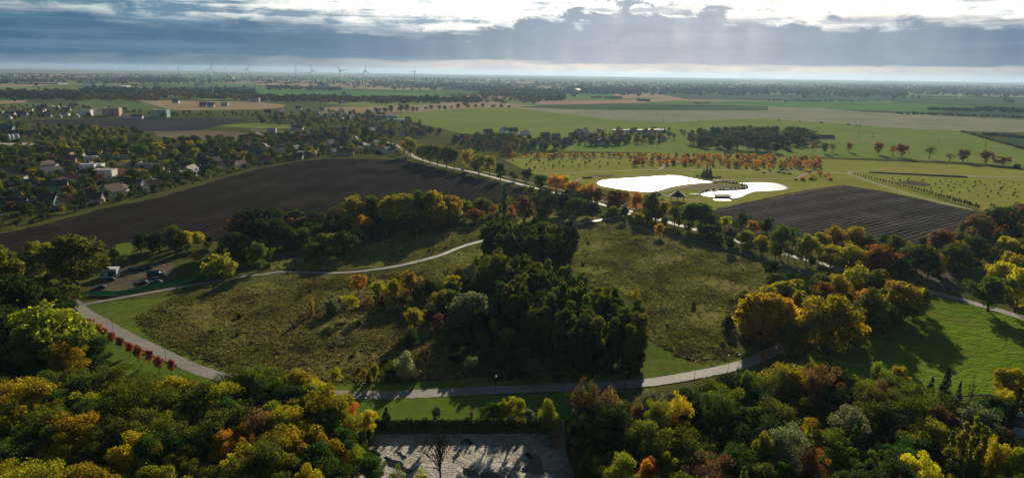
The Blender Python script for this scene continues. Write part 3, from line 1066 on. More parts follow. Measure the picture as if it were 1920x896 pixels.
# ---- trees picked out one by one
PL = {
    'yard': 'beside the fenced yard', 'junc': 'by the path junction', 'wl': 'in the wood by the mud', 'belt': 'in the belt by the dark field',
    'av': 'along the avenue road', 'slope': 'below the striped ploughed field', 'grove': 'in the golden grove',
    'mid': 'beside the poplar plantation', 'lawn': 'on the lawn strip above the muddy lot', 'east': 'in the wood below the pasture', 'past': 'on the edge of the green pasture',
    'mead': 'standing alone in the tussocky meadow', 'cross': 'in the green crop field beyond the park'}
PLACE_NAME = {PL['wl']: 'wood_tree', PL['east']: 'woodland_tree', PL['belt']: 'hedgerow_tree', PL['av']: 'avenue_tree', PL['slope']: 'thicket_tree', PL['grove']: 'grove_tree', PL['junc']: 'parkland_tree'}
LIST = """
148 434 551 112 round olive yard|92 446 528 42 round ygreen yard|55 470 530 46 round dark yard|215 462 500 18 tall olive yard|220 468 488 10 plant green yard
8 446 610 74 tall ygreen junc|48 505 640 74 round dark junc|110 533 596 88 round olive junc|112 562 712 136 round ygreen junc|20 560 700 90 round dark junc|70 600 730 90 round olive junc|30 640 735 60 round green junc|140 625 705 50 round ygreen junc|60 590 650 40 sparse olive junc
45 706 812 112 round gold wl|112 716 800 60 round gold wl|20 748 860 95 sparse gold wl|165 763 890 142 round gold wl|215 775 900 90 round olive wl|290 700 835 120 sparse olive wl|245 700 815 70 sparse olive wl|360 708 825 92 sparse olive wl|425 745 855 72 round green wl|458 708 815 64 round green wl|512 700 812 60 round green wl
430 806 910 62 round orange wl|470 812 920 55 round orange wl|445 848 960 60 sparse yellow wl|550 800 910 58 round gold wl|500 762 880 90 sparse brown wl|610 758 870 60 tall green wl|645 792 880 62 round green wl|585 862 985 62 round yellow wl|600 707 800 46 round yellow wl|655 740 812 36 round orange wl|688 764 820 38 round yellow wl|570 745 850 60 tall green wl|725 762 800 28 spruce dark wl
630 687 722 22 round yellow mid|702 677 718 17 tall yellow mid|682 689 713 12 tall yellow mid|692 692 718 14 shrub rust mid|760 653 705 50 shrub pale mid|735 668 706 30 shrub olive mid|798 645 692 18 tall brown mid|673 512 552 28 round orange mid|708 525 557 25 round yellow mid|740 522 560 30 round gold mid|585 557 592 13 plant yellow mid|622 554 588 32 shrub silver mid|660 549 590 38 sparse gold mid|690 553 590 26 sparse brown mid|770 504 560 38 round gold mid|805 515 565 36 round olive mid|850 512 562 32 round gold mid|828 540 592 32 round gold mid|776 571 625 33 round ygreen mid|822 578 640 22 tall brown mid|882 546 622 76 round silver mid|930 474 570 72 round olive mid|925 594 642 24 round gold mid|950 612 650 26 round yellow mid|900 570 640 40 round dark mid|770 610 650 36 shrub dark mid
818 758 796 20 round silver lawn|884 767 787 9 tall pale lawn|925 753 797 40 round olive lawn|967 735 797 32 tall yellow lawn|1027 742 798 44 shrub ygreen lawn|993 764 797 22 round silver lawn|945 745 797 26 round ygreen lawn
1095 700 830 56 wisp brown east|1135 716 835 56 wisp brown east|1112 745 840 24 round ygreen east|1160 742 840 22 round silver east|1190 738 850 30 sparse brown east|1230 735 860 50 sparse ygreen east|1270 725 860 62 sparse yellow east|1340 718 850 72 sparse green east|1400 690 800 50 round olive east|1450 688 800 74 sparse olive east|1525 674 800 78 sparse brown east|1560 722 820 58 round dark east|1160 850 955 76 round ygreen east|1212 852 960 54 round orange east|1245 842 950 48 round gold east|1290 828 945 74 round olive east|1375 824 945 86 round green east|1420 800 930 40 round ygreen east|1470 790 930 90 sparse silver east|1510 830 945 60 sparse rust east|1625 705 820 58 sparse olive east|1640 676 760 36 round ygreen east|1680 678 770 36 round gold east|1690 720 850 100 sparse olive east|1760 686 800 40 spruce bluegreen east|1785 712 810 26 spruce bluegreen east|1735 705 790 36 spruce bluegreen east|1710 842 970 76 round yellow east|1762 800 950 26 poplar ygreen east|1784 782 950 28 poplar ygreen east|1802 774 945 28 poplar ygreen east|1820 790 950 26 poplar ygreen east|1850 812 940 52 round gold east|1895 830 960 60 round ygreen east|1885 680 775 52 round gold east|1870 724 810 36 round yellow east|1850 730 815 30 round gold east|1815 704 775 34 bare brown east|1905 700 780 40 spruce dark east|1610 850 960 46 round green east|1660 830 930 50 tall olive east|1650 700 775 40 round olive east
1440 540 645 64 round gold grove|1405 538 640 52 tall gold grove|1470 552 650 50 round orange grove|1552 552 665 112 round gold grove|1510 575 668 60 round gold grove|1395 575 640 46 round gold grove|1366 582 618 30 shrub dark grove|1425 585 655 56 round orange grove|1625 538 630 56 round olive grove|1685 522 600 64 round gold grove|1600 486 560 42 wisp ygreen grove|1568 514 575 40 round gold grove|1540 528 580 44 round rust grove|1650 560 620 44 round dark grove|1590 590 660 60 round gold grove|1720 530 595 40 round dark grove|1480 600 668 60 round olive grove|1430 654 685 14 tall orange grove|1635 500 565 50 round olive grove
1852 512 584 70 round olive past|1902 500 586 56 round yellow past|1868 484 545 46 round yellow past|1900 476 540 40 round gold past
1190 534 577 20 wisp gold mead|1300 560 575 10 shrub brown mead|1015 590 630 20 shrub silver mead
665 362 436 46 round gold belt|700 360 430 48 round olive belt|730 361 434 46 round gold belt|760 356 436 60 round gold belt|787 354 432 48 round olive belt|812 352 432 54 round gold belt|842 361 424 46 round gold belt|680 402 448 40 round orange belt|721 398 438 42 round gold belt|752 401 420 15 round orange belt|770 402 418 12 round gold belt|787 402 418 15 round yellow belt|812 388 430 42 round orange belt|757 431 458 25 round ygreen belt|485 386 462 92 round dark belt|455 398 465 55 round rust belt|520 408 472 56 round dark belt|645 432 480 52 round green belt|590 452 484 48 round olive belt|605 434 474 40 round olive belt|625 437 478 34 round ygreen belt|415 467 516 74 shrub ygreen belt|330 419 478 36 round olive belt|352 429 474 27 round gold belt|372 432 466 24 round gold belt|300 434 472 50 round dark belt|265 436 472 32 round dark belt|445 434 484 56 round green belt|485 454 508 38 round olive belt|370 470 498 32 sparse orange belt|875 372 410 40 round ygreen belt|905 368 408 38 round olive belt|850 392 420 40 round gold belt|890 390 420 34 round rust belt|945 345 404 14 poplar green belt|924 382 404 20 round orange belt|958 384 408 18 round orange belt|984 362 420 38 tall brown belt
769 254 294 29 round ygreen av|757 262 288 14 round orange av|793 266 303 30 round bronze av|806 266 306 24 round olive av|820 266 310 28 round bronze av|838 266 315 30 round bronze av|852 272 317 28 round olive av|876 276 320 24 round gold av|898 285 327 32 round bronze av|918 287 330 26 round ygreen av|938 302 339 22 round dark av|987 312 346 24 round dark av|962 318 340 16 round olive av|1013 325 358 28 round dark av|1042 324 362 40 round orange av|1060 324 358 18 round yellow av|1074 338 372 28 round rust av|1100 341 382 40 round orange av|1155 354 394 42 round rust av|1192 359 400 26 round orange av|1222 356 408 38 round bronze av|1243 374 416 26 round gold av|1265 384 424 30 round bronze av|1290 378 430 34 round green av|1312 376 430 42 round green av|1150 386 408 23 round ygreen av|1170 384 414 19 round dark av|1196 396 424 24 round gold av|1217 413 426 9 tall yellow av|1236 417 444 19 round orange av|1285 434 447 9 shrub yellow av|1330 395 440 30 round olive av|1120 352 386 26 round rust av|1055 362 402 36 round dark av|1030 362 404 34 round green av|1080 366 408 36 round green av|1005 368 408 30 round dark av|1110 376 410 28 round dark av|1058 384 410 12 plant gold av
1342 417 448 26 round olive slope|1358 403 432 23 round yellow slope|1386 391 446 34 sparse green slope|1410 411 444 27 round orange slope|1397 428 464 32 round ygreen slope|1425 440 474 27 round yellow slope|1436 404 446 27 round green slope|1368 424 456 26 round brown slope|1402 452 474 18 round ygreen slope|1462 420 484 36 round olive slope|1484 420 480 26 sparse green slope|1510 437 496 44 round ygreen slope|1560 422 482 42 round gold slope|1600 423 482 46 round gold slope|1535 432 486 36 round gold slope|1626 440 488 34 round olive slope|1645 456 525 72 round rust slope|1590 458 520 66 round gold slope|1555 454 508 46 round gold slope|1760 424 482 52 round brown slope|1715 454 512 58 round olive slope|1675 440 492 40 round olive slope|1870 379 444 60 round dark slope|1830 401 456 56 round brown slope|1822 440 496 50 round dark slope|1790 455 512 60 round olive slope|1880 440 480 26 round yellow slope|1897 446 486 24 round yellow slope|1905 380 430 40 round brown slope|1740 470 520 50 round green slope|1680 480 530 44 round dark slope
1591 265 286 10 tall rust cross|1646 264 290 17 round rust cross|1673 271 293 17 sparse rust cross|1690 267 295 25 round rust cross|1742 271 298 23 sparse olive cross|1780 287 303 18 sparse brown cross|1805 277 304 24 round brown cross|1848 280 307 27 round rust cross|1880 292 311 26 round rust cross|1906 304 316 17 shrub dark cross|1523 262 290 14 sparse brown cross|1545 266 288 13 round bluegreen cross|1560 268 287 14 sparse olive cross
"""
for row in LIST.strip().split('\n'):
    for it in row.split('|'):
        a = it.split()
        tb(float(a[0]), float(a[1]), float(a[2]), float(a[3]), a[4], a[5], PL[a[6]])

# bare tree standing on the mud lot, and the crimson saplings along the path
tb(826, 812, 912, 62, 'bare', 'brown', label='leafless dark tree with spreading branches standing on the pale mud', z=LOT_Z, group='trees of the muddy lot')
for i, (x, yt, yb, w) in enumerate([(170, 596, 610, 13), (186, 606, 626, 16), (196, 612, 632, 14), (210, 620, 646, 13), (226, 629, 656, 14), (244, 639, 667, 13), (260, 645, 678, 18), (280, 653, 685, 17), (299, 665, 697, 17), (322, 671, 704, 17)]):
    tb(x, yt, yb, w, 'round', 'red', 'in the row beside the curved path', name='maple_sapling', label='crimson maple sapling in the row along the curved path')

for x, yt, yb, w, k, c in [(700, 868, 925, 60, 'round', 'green'), (745, 880, 930, 40, 'shrub', 'olive'), (662, 845, 905, 44, 'round', 'ygreen'), (690, 800, 830, 26, 'shrub', 'dark'), (675, 815, 850, 30, 'shrub', 'olive'), (1075, 800, 850, 36, 'shrub', 'dark'), (1085, 830, 880, 40, 'round', 'brown'), (1100, 850, 905, 44, 'shrub', 'olive'), (1110, 868, 925, 50, 'round', 'dark'), (790, 886, 920, 30, 'shrub', 'ygreen')]:
    tb(x, yt, yb, w, k, c, 'on the rim of the muddy lot', z=LOT_Z, name='lot_shrub')
for i in range(26):
    x = 690 + i * 14 + RNG.uniform(-5, 5)
    tb(x, 791 - RNG.uniform(0, 5), 797 + RNG.uniform(-2, 3), RNG.uniform(8, 16), 'shrub', RNG.choice(['dark', 'olive', 'dark', 'bronze']), 'on the grass bank above the muddy lot', z=-1.5, name='bank_shrub')

EXCL.append([(p.x, p.y) for p in (P(1850, 795), P(1990, 790), P(2000, 920), P(1870, 915))])     # clearing of the flat-roofed building

# ---- plantations and woods
NARROW = dict(plant=1.0)
fill([(905, 476), (960, 468), (1062, 476), (1078, 506), (1000, 514), (930, 512)], 4.2, (16, 24), dict(dark=3, olive=4, bronze=2, green=1), NARROW, 'in the dense square stand', n=80)
fill([(885, 545), (960, 548), (1060, 580), (1130, 620), (1196, 655), (1214, 716), (1120, 712), (1040, 690), (990, 660), (930, 610)], 4.4, (15, 24), dict(dark=3, olive=4, bronze=4, green=2), NARROW, 'in the long plantation', n=190)
fill([(830, 620), (930, 615), (1000, 670), (1120, 715), (1000, 716), (880, 706), (830, 670)], 5.0, (4, 9), dict(dark=5, olive=2, brown=0.6, silver=0.6), dict(shrub=2, round=2, sparse=1), 'at the foot of the long plantation', n=70)
fill([(800, 560), (900, 540), (940, 600), (930, 640), (840, 640), (800, 610)], 5.5, (6, 13), dict(dark=4, olive=2, gold=0.5), dict(round=3, sparse=1, shrub=1), PL['mid'], n=40)
fill([(690, 560), (800, 530), (850, 560), (800, 600), (720, 590)], 5.0, (4, 9), dict(olive=3, gold=2, brown=1), dict(round=2, shrub=1, sparse=1), PL['mid'], n=30)
fill([(525, 425), (680, 408), (800, 400), (860, 400), (870, 425), (760, 445), (680, 452), (560, 468), (500, 470)], 5.2, (8, 14), dict(dark=4, brown=0.8, olive=4, green=1, gold=0.5), dict(round=3, sparse=1, shrub=0.6), PL['belt'], n=125, excl=False, wr=(0.8, 1.15))
fill([(230, 455), (330, 455), (480, 470), (520, 500), (470, 505), (380, 480), (280, 478)], 6.0, (4, 9), dict(dark=3, olive=3, green=1), dict(round=2, shrub=2), PL['belt'], n=35)
fill([(860, 385), (1000, 370), (1010, 400), (960, 420), (890, 425)], 6.0, (5, 10), dict(olive=3, ygreen=1, gold=1, brown=1), dict(round=2, shrub=1, sparse=1), PL['belt'], n=30)
fill([(980, 372), (1100, 375), (1110, 405), (1010, 418)], 7.0, (8, 14), dict(dark=3, green=2, olive=1), dict(round=1), PL['av'], n=22)
fill([(1130, 388), (1330, 440), (1520, 492), (1560, 512), (1440, 492), (1250, 442), (1150, 412)], 7.5, (7, 13), dict(olive=4, ygreen=2, gold=1.2, brown=1, green=1), dict(round=3, sparse=1, shrub=0.6), PL['av'], n=42)
fill([(1300, 425), (1380, 425), (1440, 455), (1540, 465), (1690, 470), (1760, 465), (1820, 430), (1920, 400), (1960, 440), (1930, 500), (1820, 505), (1700, 520), (1600, 505), (1480, 470)], 7.5, (6, 13), dict(olive=4, dark=2.5, gold=2, brown=1.5, ygreen=1, orange=0.5), dict(round=4, sparse=1, shrub=0.8), PL['slope'], n=110)
fill([(1370, 600), (1430, 575), (1560, 560), (1700, 575), (1730, 600), (1640, 640), (1560, 670), (1460, 672), (1400, 655)], 6.5, (9, 15), dict(gold=3, olive=3, dark=1.5, orange=1, brown=0.6), dict(round=4, sparse=1), PL['grove'], n=45)
fill([(1440, 520), (1560, 535), (1660, 550), (1740, 590), (1690, 580), (1560, 560), (1450, 560)], 6.5, (5, 11), dict(olive=3, gold=1, dark=2, green=1, rust=0.6), dict(round=3, shrub=1), PL['grove'], n=30)
fill([(1830, 480), (1960, 470), (1990, 590), (1880, 560)], 8, (9, 15), dict(olive=3, yellow=1, gold=1), dict(round=1), PL['past'], n=10)
fill([(1600, 520), (1780, 515), (1900, 530), (1800, 548), (1700, 545)], 7, (2, 4.5), dict(olive=3, brown=2, dark=1), dict(shrub=1), PL['past'], n=22)
fill([(0, 775), (130, 765), (200, 775), (300, 788), (380, 806), (450, 795), (560, 785), (640, 815), (655, 860), (600, 1010), (-60, 1010)], 6.6, (13, 20), dict(gold=2.4, olive=4.5, green=2, dark=1.5, ygreen=2, brown=0.3, yellow=0.4), dict(round=4, sparse=2.4, tall=1), PL['wl'], n=170, wr=(0.7, 1.0))
fill([(-40, 560), (60, 560), (120, 620), (160, 700), (200, 740), (100, 745), (-60, 760)], 6.5, (12, 19), dict(dark=4, olive=3, green=1, gold=0.5), dict(round=3, sparse=1), PL['junc'], n=45)
fill([(20, 480), (80, 480), (160, 560), (120, 575), (30, 560)], 6.5, (7, 13), dict(olive=3, green=1, ygreen=1), dict(round=2, shrub=1), PL['junc'], n=20)
fill([(1078, 805), (1150, 815), (1250, 815), (1330, 795), (1420, 775), (1540, 775), (1700, 785), (1780, 790), (1860, 800), (1960, 780), (2000, 1010), (1150, 1010), (1110, 900)], 6.4, (12, 19), dict(olive=5, dark=3, green=2, gold=0.9, ygreen=1.6, brown=0.9, silver=0.8), dict(round=4, sparse=3, tall=0.8, spruce=0.25, bare=0.35), PL['east'], n=210, wr=(0.65, 0.95))

# copses and rows in the distance
FAR = dict(round=3, tall=1)
fill([(1285, 272), (1380, 285), (1462, 287), (1500, 278), (1545, 268), (1500, 254), (1400, 250), (1290, 258)], 7.5, (14, 20), dict(bluegreen=5, dark=3, olive=1.5, brown=0.7), FAR, 'in the dark copse behind the park', n=140, wr=(0.75, 1.0), name='copse_tree')
fill([(845, 262), (900, 258), (1010, 264), (1100, 262), (1240, 262), (1235, 271), (1170, 274), (1090, 276), (1010, 284), (960, 290), (900, 285), (850, 275)], 9, (7, 13), dict(bluegreen=5, dark=3, brown=2, olive=2), dict(round=3, tall=1, spruce=0.5), 'among the houses of the small hamlet', n=170, wr=(0.75,1.1), name='hamlet_tree')
fill([(1060, 252), (1240, 244), (1300, 250), (1290, 262), (1100, 264)], 14, (7, 12), dict(brown=3, bluegreen=3, olive=2, gold=0.8), FAR, 'among the houses of the small hamlet', n=60, name='hamlet_tree')
fill([(955, 292), (1200, 293), (1320, 294), (1450, 294), (1450, 298), (1320, 300), (1190, 296), (955, 299)], 6.5, (4.5, 6.5), dict(orange=5, rust=2, gold=1, brown=1), FAR, 'in the rows of the new park', n=95, name='park_sapling', pad=0, wr=(0.7, 1.0), excl=False)
fill([(1180, 299), (1290, 302), (1440, 298), (1535, 300), (1545, 319), (1440, 319), (1340, 315), (1270, 310), (1190, 312)], 7.0, (4.5, 7.5), dict(orange=5, rust=3, gold=1), FAR, 'in the rows of the new park', n=170, name='park_sapling', pad=0, wr=(0.7, 1.0), excl=False)
fill([(960, 303), (1020, 303), (1170, 306), (1150, 316), (1000, 318)], 13, (2.5, 4.5), dict(olive=2, dark=2, brown=2), dict(round=2, spruce=1), 'dotted over the new park lawn', n=26, name='lawn_sapling', excl=False)
fill([(1515, 322), (1580, 330), (1580, 342), (1500, 338)], 6, (3, 6), dict(orange=3, gold=2, rust=1), dict(round=1, shrub=1), 'by the bend of the pond path', n=14, name='lawn_sapling', excl=False)
for i in range(44):
    t = i / 43
    x, y = 1602 + t * 232, 329.5 + 64 * t ** 1.12
    tb(x + RNG.uniform(-1, 1), y - 5 - 8 * t * RNG.uniform(0.7, 1.2), y + RNG.uniform(-0.6, 0.6), 2.2 + 3.0 * t * RNG.uniform(0.6, 1.2), 'tall', RNG.choice(['dark', 'olive', 'brown', 'olive']), 'in the row beside the long pale path', name='path_sapling')
fill([(1650, 335), (1720, 338), (1960, 345), (1960, 378), (1860, 375), (1760, 362)], 12, (1.6, 3.2), dict(olive=3, dark=2, brown=1), dict(round=1, tall=1), 'dotted over the wide park lawn', n=80, name='lawn_sapling', excl=False)
for i in range(34):
    t = i / 33
    tb(1804 + t * 150, 243.5 + 40 * t, 248 + 42 * t, 7 + 6 * t, 'shrub', RNG.choice(['bluegreen', 'dark', 'olive']), 'in the field hedge climbing the green slope', name='hedge_shrub')
for i in range(11):
    tb(1846 + i * 9, 245 + RNG.uniform(-2, 2) + i * 0.8, 253 + i * 0.8, 11, 'shrub', 'bluegreen', 'in the short hedge behind the green slope', name='hedge_shrub')
for x, y, w in [(1540, 230.5, 8), (1590, 234, 10), (1606, 235.5, 6), (1500, 228.5, 4), (1460, 226, 4), (1612, 236.4, 5)]:
    tb(x, y - 3, y + 1, w, 'shrub', 'bluegreen', 'on the line between pale and green fields', name='hedge_shrub')
for x, yt, yb, w in [(733, 196, 212, 11), (752, 194, 211, 12), (763, 193, 210.5, 12), (774, 199, 211, 8), (782, 200, 210, 6), (799, 199, 207, 8), (808, 196, 206.5, 9), (824, 197, 206, 8), (834, 197, 207, 7), (847, 198, 205, 6), (859, 193, 205, 9), (877, 194, 204, 10), (892, 195, 203, 8), (905, 193, 203, 8), (925, 196, 203, 9), (940, 195, 203, 8), (955, 197, 203, 7), (722, 201, 212, 10), (712, 202, 211, 8), (705, 201, 210, 9)]:
    tb(x, yt, yb, w, 'round', RNG.choice(['bluegreen', 'dark', 'brown']), 'in the loose row above the big green field', name='field_tree')
for x, yt, yb in [(1325, 310, 331, ), (1331, 314, 332), (1319, 316, 332)]:
    tb(x, yt, yb, 10, 'spruce', 'bluegreen', 'beside the footbridge between the ponds')
for x, y, w in [(1308, 331, 9), (1316, 332, 9), (1335, 333.5, 10), (1342, 334, 9), (1350, 333.5, 8), (1328, 333.5, 9), (1095, 334.5, 10), (1102, 334.5, 10), (1108, 334, 9), (1432, 325, 7), (1460, 324, 9), (1470, 326, 9), (1480, 327, 9), (1492, 338, 8), (1506, 338, 8)]:
    tb(x, y - 4, y, w, 'shrub', 'bluegreen', 'clipped low beside the pond path', name='pond_shrub')
for i in range(46):
    t = i / 45
    tb(1632 + t * 178, 320.5 + 8 * t, 324 + 9 * t, 6, 'shrub', 'dark', 'in the long clipped hedge across the park lawn', name='hedge_shrub')

# village gardens and tree belts on the far left
TOWN = dict(bluegreen=2.5, dark=4, olive=4, gold=0.6, ygreen=1.0, brown=1.0, orange=0.12, green=2)
fill([(-30, 395), (60, 385), (200, 372), (300, 358), (400, 330), (480, 308), (560, 294), (600, 292), (480, 314), (380, 341), (200, 385), (60, 421), (-30, 442)], 7.0, (4, 9), TOWN, dict(round=3, shrub=1.4, tall=1), 'in the gardens along the ploughed field', n=150, name='garden_tree', excl=False)
# ------------------------------------------------------------------ houses
HM = {}


def gable_meshes(key, L, Wd, hw, rise, over=0.45):
    wb = MB()
    x, y = L / 2, Wd / 2
    wb.add([(-x, -y, -0.3), (x, -y, -0.3), (x, y, -0.3), (-x, y, -0.3), (-x, -y, hw), (x, -y, hw), (x, y, hw), (-x, y, hw), (-x, 0, hw + rise - 0.05), (x, 0, hw + rise - 0.05)],
           [(0, 1, 5, 4), (2, 3, 7, 6), (1, 2, 6, 9, 5), (3, 0, 4, 8, 7), (3, 2, 1, 0)])
    rb = MB()
    s = rise / y
    t = 0.22
    for sg in (-1, 1):
        ye, ze = sg * (y + over), hw - over * s
        a = [(-x - over, ye, ze), (x + over, ye, ze), (x + over, 0, hw + rise), (-x - over, 0, hw + rise)]
        b = [(p[0], p[1], p[2] + t) for p in a]
        rb.add(a + b, [(0, 1, 2, 3), (7, 6, 5, 4), (0, 4, 5, 1), (1, 5, 6, 2), (3, 2, 6, 7), (0, 3, 7, 4)])
    HM[key] = (wb.mesh(key + '_wall', M['wall']), rb.mesh(key + '_roof', M['roof']), (L, Wd, hw, rise))


def hip_meshes(key, L, Wd, hw, rise, over=0.6):
    wb = MB().box(-L / 2, L / 2, -Wd / 2, Wd / 2, -0.3, hw)
    x, y, r = L / 2 + over, Wd / 2 + over, max(0.3, (L - Wd) / 2)
    rb = MB().add([(-x, -y, hw), (x, -y, hw), (x, y, hw), (-x, y, hw), (-r, 0, hw + rise), (r, 0, hw + rise)],
                  [(0, 1, 5, 4), (1, 2, 5), (2, 3, 4, 5), (3, 0, 4), (3, 2, 1, 0)])
    HM[key] = (wb.mesh(key + '_wall', M['wall']), rb.mesh(key + '_roof', M['roof']), (L, Wd, hw, rise))


def flat_meshes(key, L, Wd, hw):
    wb = MB().box(-L / 2, L / 2, -Wd / 2, Wd / 2, -0.3, hw)
    wb.box(-L / 2 + 0.3, L * 0.05, -Wd * 0.2, Wd / 2 - 0.3, hw, hw + 0.02)
    rb = MB()
    t, h = 0.35, hw + 0.55
    rb.box(-L / 2 - .1, L / 2 + .1, -Wd / 2 - .1, -Wd / 2 + t, hw - .15, h)
    rb.box(-L / 2 - .1, L / 2 + .1, Wd / 2 - t, Wd / 2 + .1, hw - .15, h)
    rb.box(-L / 2 - .1, -L / 2 + t, -Wd / 2 + t, Wd / 2 - t, hw - .15, h)
    rb.box(L / 2 - t, L / 2 + .1, -Wd / 2 + t, Wd / 2 - t, hw - .15, h)
    rb.box(-L / 2 + t, L / 2 - t, -Wd / 2 + t, Wd / 2 - t, hw + 0.03, hw + 0.12)
    HM[key] = (wb.mesh(key + '_wall', M['wall']), rb.mesh(key + '_roof', M['roof']), (L, Wd, hw, 0.5))


gable_meshes('gable', 12, 9, 3.6, 4.6)
gable_meshes('gable_small', 9, 7, 3.0, 3.4)
gable_meshes('gable_long', 20, 9, 4.2, 4.2)
gable_meshes('barn', 62, 13, 4.5, 3.2)
hip_meshes('hip', 13, 11, 4.2, 3.4)
flat_meshes('cube', 13, 9, 7.0)
flat_meshes('long_flat', 30, 11, 7.0)
flat_meshes('block', 24, 14, 12.5)
flat_meshes('hall', 70, 30, 8.5)
CHIM = MB().box(-.4, .4, -.4, .4, -1.2, 1.3).box(-.5, .5, -.5, .5, 1.3, 1.5).mesh('chimney', M['stone'])
WIN = MB().box(-.75, .75, -.05, .05, -.8, .8, 0).box(-.62, -.04, -.07, -.052, -.67, .67, 1).box(.04, .62, -.07, -.052, -.67, .67, 1).box(-.85, .85, -.14, .05, -.92, -.80, 0).mesh('window', [M['white'], M['glass']])
DOOR = MB().box(-.55, .55, -.06, .05, 0, 2.1, 0).box(-.7, .7, -.9, .05, -.15, 0, 0).mesh('door', [M['wood']])
BALC = MB().box(-2.2, 2.2, -1.5, 0, -.15, 0.02, 0).box(-2.2, 2.2, -1.5, -1.42, .02, 1.0, 0).box(-2.2, -2.12, -1.42, 0, .02, 1.0, 0).box(2.12, 2.2, -1.42, 0, .02, 1.0, 0).mesh('balcony', [M['white']])
WHITE, CREAM, GREYW, PINK, BRICK = (0.78, 0.77, 0.74), (0.62, 0.55, 0.42), (0.42, 0.43, 0.44), (0.60, 0.33, 0.27), (0.30, 0.13, 0.09)
RED, DRED, DGREY, BLUE, BROWNR, LIGHT = (0.28, 0.075, 0.045), (0.12, 0.035, 0.03), (0.05, 0.053, 0.06), (0.06, 0.10, 0.15), (0.17, 0.11, 0.085), (0.62, 0.62, 0.60)
WN = {WHITE: 'white', CREAM: 'cream', GREYW: 'grey', PINK: 'pink', BRICK: 'brick red'}
RN = {RED: 'red', DRED: 'dark red', DGREY: 'dark grey', BLUE: 'slate blue', BROWNR: 'brown', LIGHT: 'pale'}
HK = dict(gable='gabled house', gable_small='small gabled house', gable_long='long gabled house', barn='long low barn', hip='hip-roofed villa', cube='two-storey flat-roofed house', long_flat='long flat-roofed building', block='four-storey apartment block', hall='flat-roofed warehouse')
HCAT = dict(barn='barn', hall='warehouse', block='apartment block')
HNAME = dict(barn='barn', hall='warehouse', block='apartment_block', long_flat='terrace_building', hip='villa', cube='cubic_house')
HOUSE_PTS = []


def house(x, y, key, rot, wall, roof, place, sc=1.0, win=True, g=None, stretch=1.0):
    g = P(x, y) if g is None else g
    wm, rm, (L, Wd, hw, rise) = HM[key]
    roofword = '' if key in ('cube', 'block', 'hall', 'long_flat') else f' with {RN[roof]} roof'
    lab = f'{WN[wall]} {HK[key]}{roofword} {place}'
    o = thing(HNAME.get(key, 'house'), lab, HCAT.get(key, 'house'), g, RAD(rot), 'buildings ' + place, (sc * stretch, sc, sc))
    mesh_obj('wall', wm, o, color=jitter(wall, 0.08))
    r = mesh_obj('roof', rm, o, color=jitter(roof, 0.12))
    if rise > 2.5 and key not in ('barn',):
        mesh_obj('chimney', CHIM, r, loc=(L * 0.22, Wd * 0.12, hw + rise * 0.78))
    dist = math.hypot(g.x, g.y)
    if win and dist < 2300:
        st = 4 if key == 'block' else 2 if hw > 6 and key != 'hall' else 1
        nx = max(2, int(L / 4.2))
        if dist > 1250:
            nx = max(2, nx // 2)
        for s in range(st):
            zc = 1.9 + s * 3.0
            for i in range(nx):
                wx = -L / 2 + L * (i + 0.5) / nx
                if s == 0 and i == nx // 2 and key != 'hall':
                    mesh_obj('door', DOOR, o, loc=(wx, -Wd / 2, 0.05))
                    continue
                mesh_obj('window', WIN, o, loc=(wx, -Wd / 2 - 0.03, zc))
                if key == 'block' and s and i % 2 == 0:
                    mesh_obj('balcony', BALC, o, loc=(wx, -Wd / 2, zc - 1.0))
        if dist < 1250:
            for sx in (-1, 1):
                for wy in (-Wd / 5, Wd / 5):
                    mesh_obj('window', WIN, o, loc=(sx * (L / 2 + 0.03), wy, 1.9), rot=(0, 0, sx * math.pi / 2))
                if rise > 3:
                    mesh_obj('window', WIN, o, loc=(sx * (L / 2 + 0.03), 0, hw + 1.1), rot=(0, 0, sx * math.pi / 2))
    rr = math.hypot(L * stretch, Wd) / 2 * sc
    HOUSE_PTS.append((g.x, g.y, rr))
    c, s = math.cos(RAD(rot)), math.sin(RAD(rot))
    a, b = (L * stretch / 2 + 2.5) * sc, (Wd / 2 + 2.5) * sc
    EXCL.append([(g.x + c * u - s * v, g.y + s * u + c * v) for u, v in ((-a, -b), (a, -b), (a, b), (-a, b))])
    return o


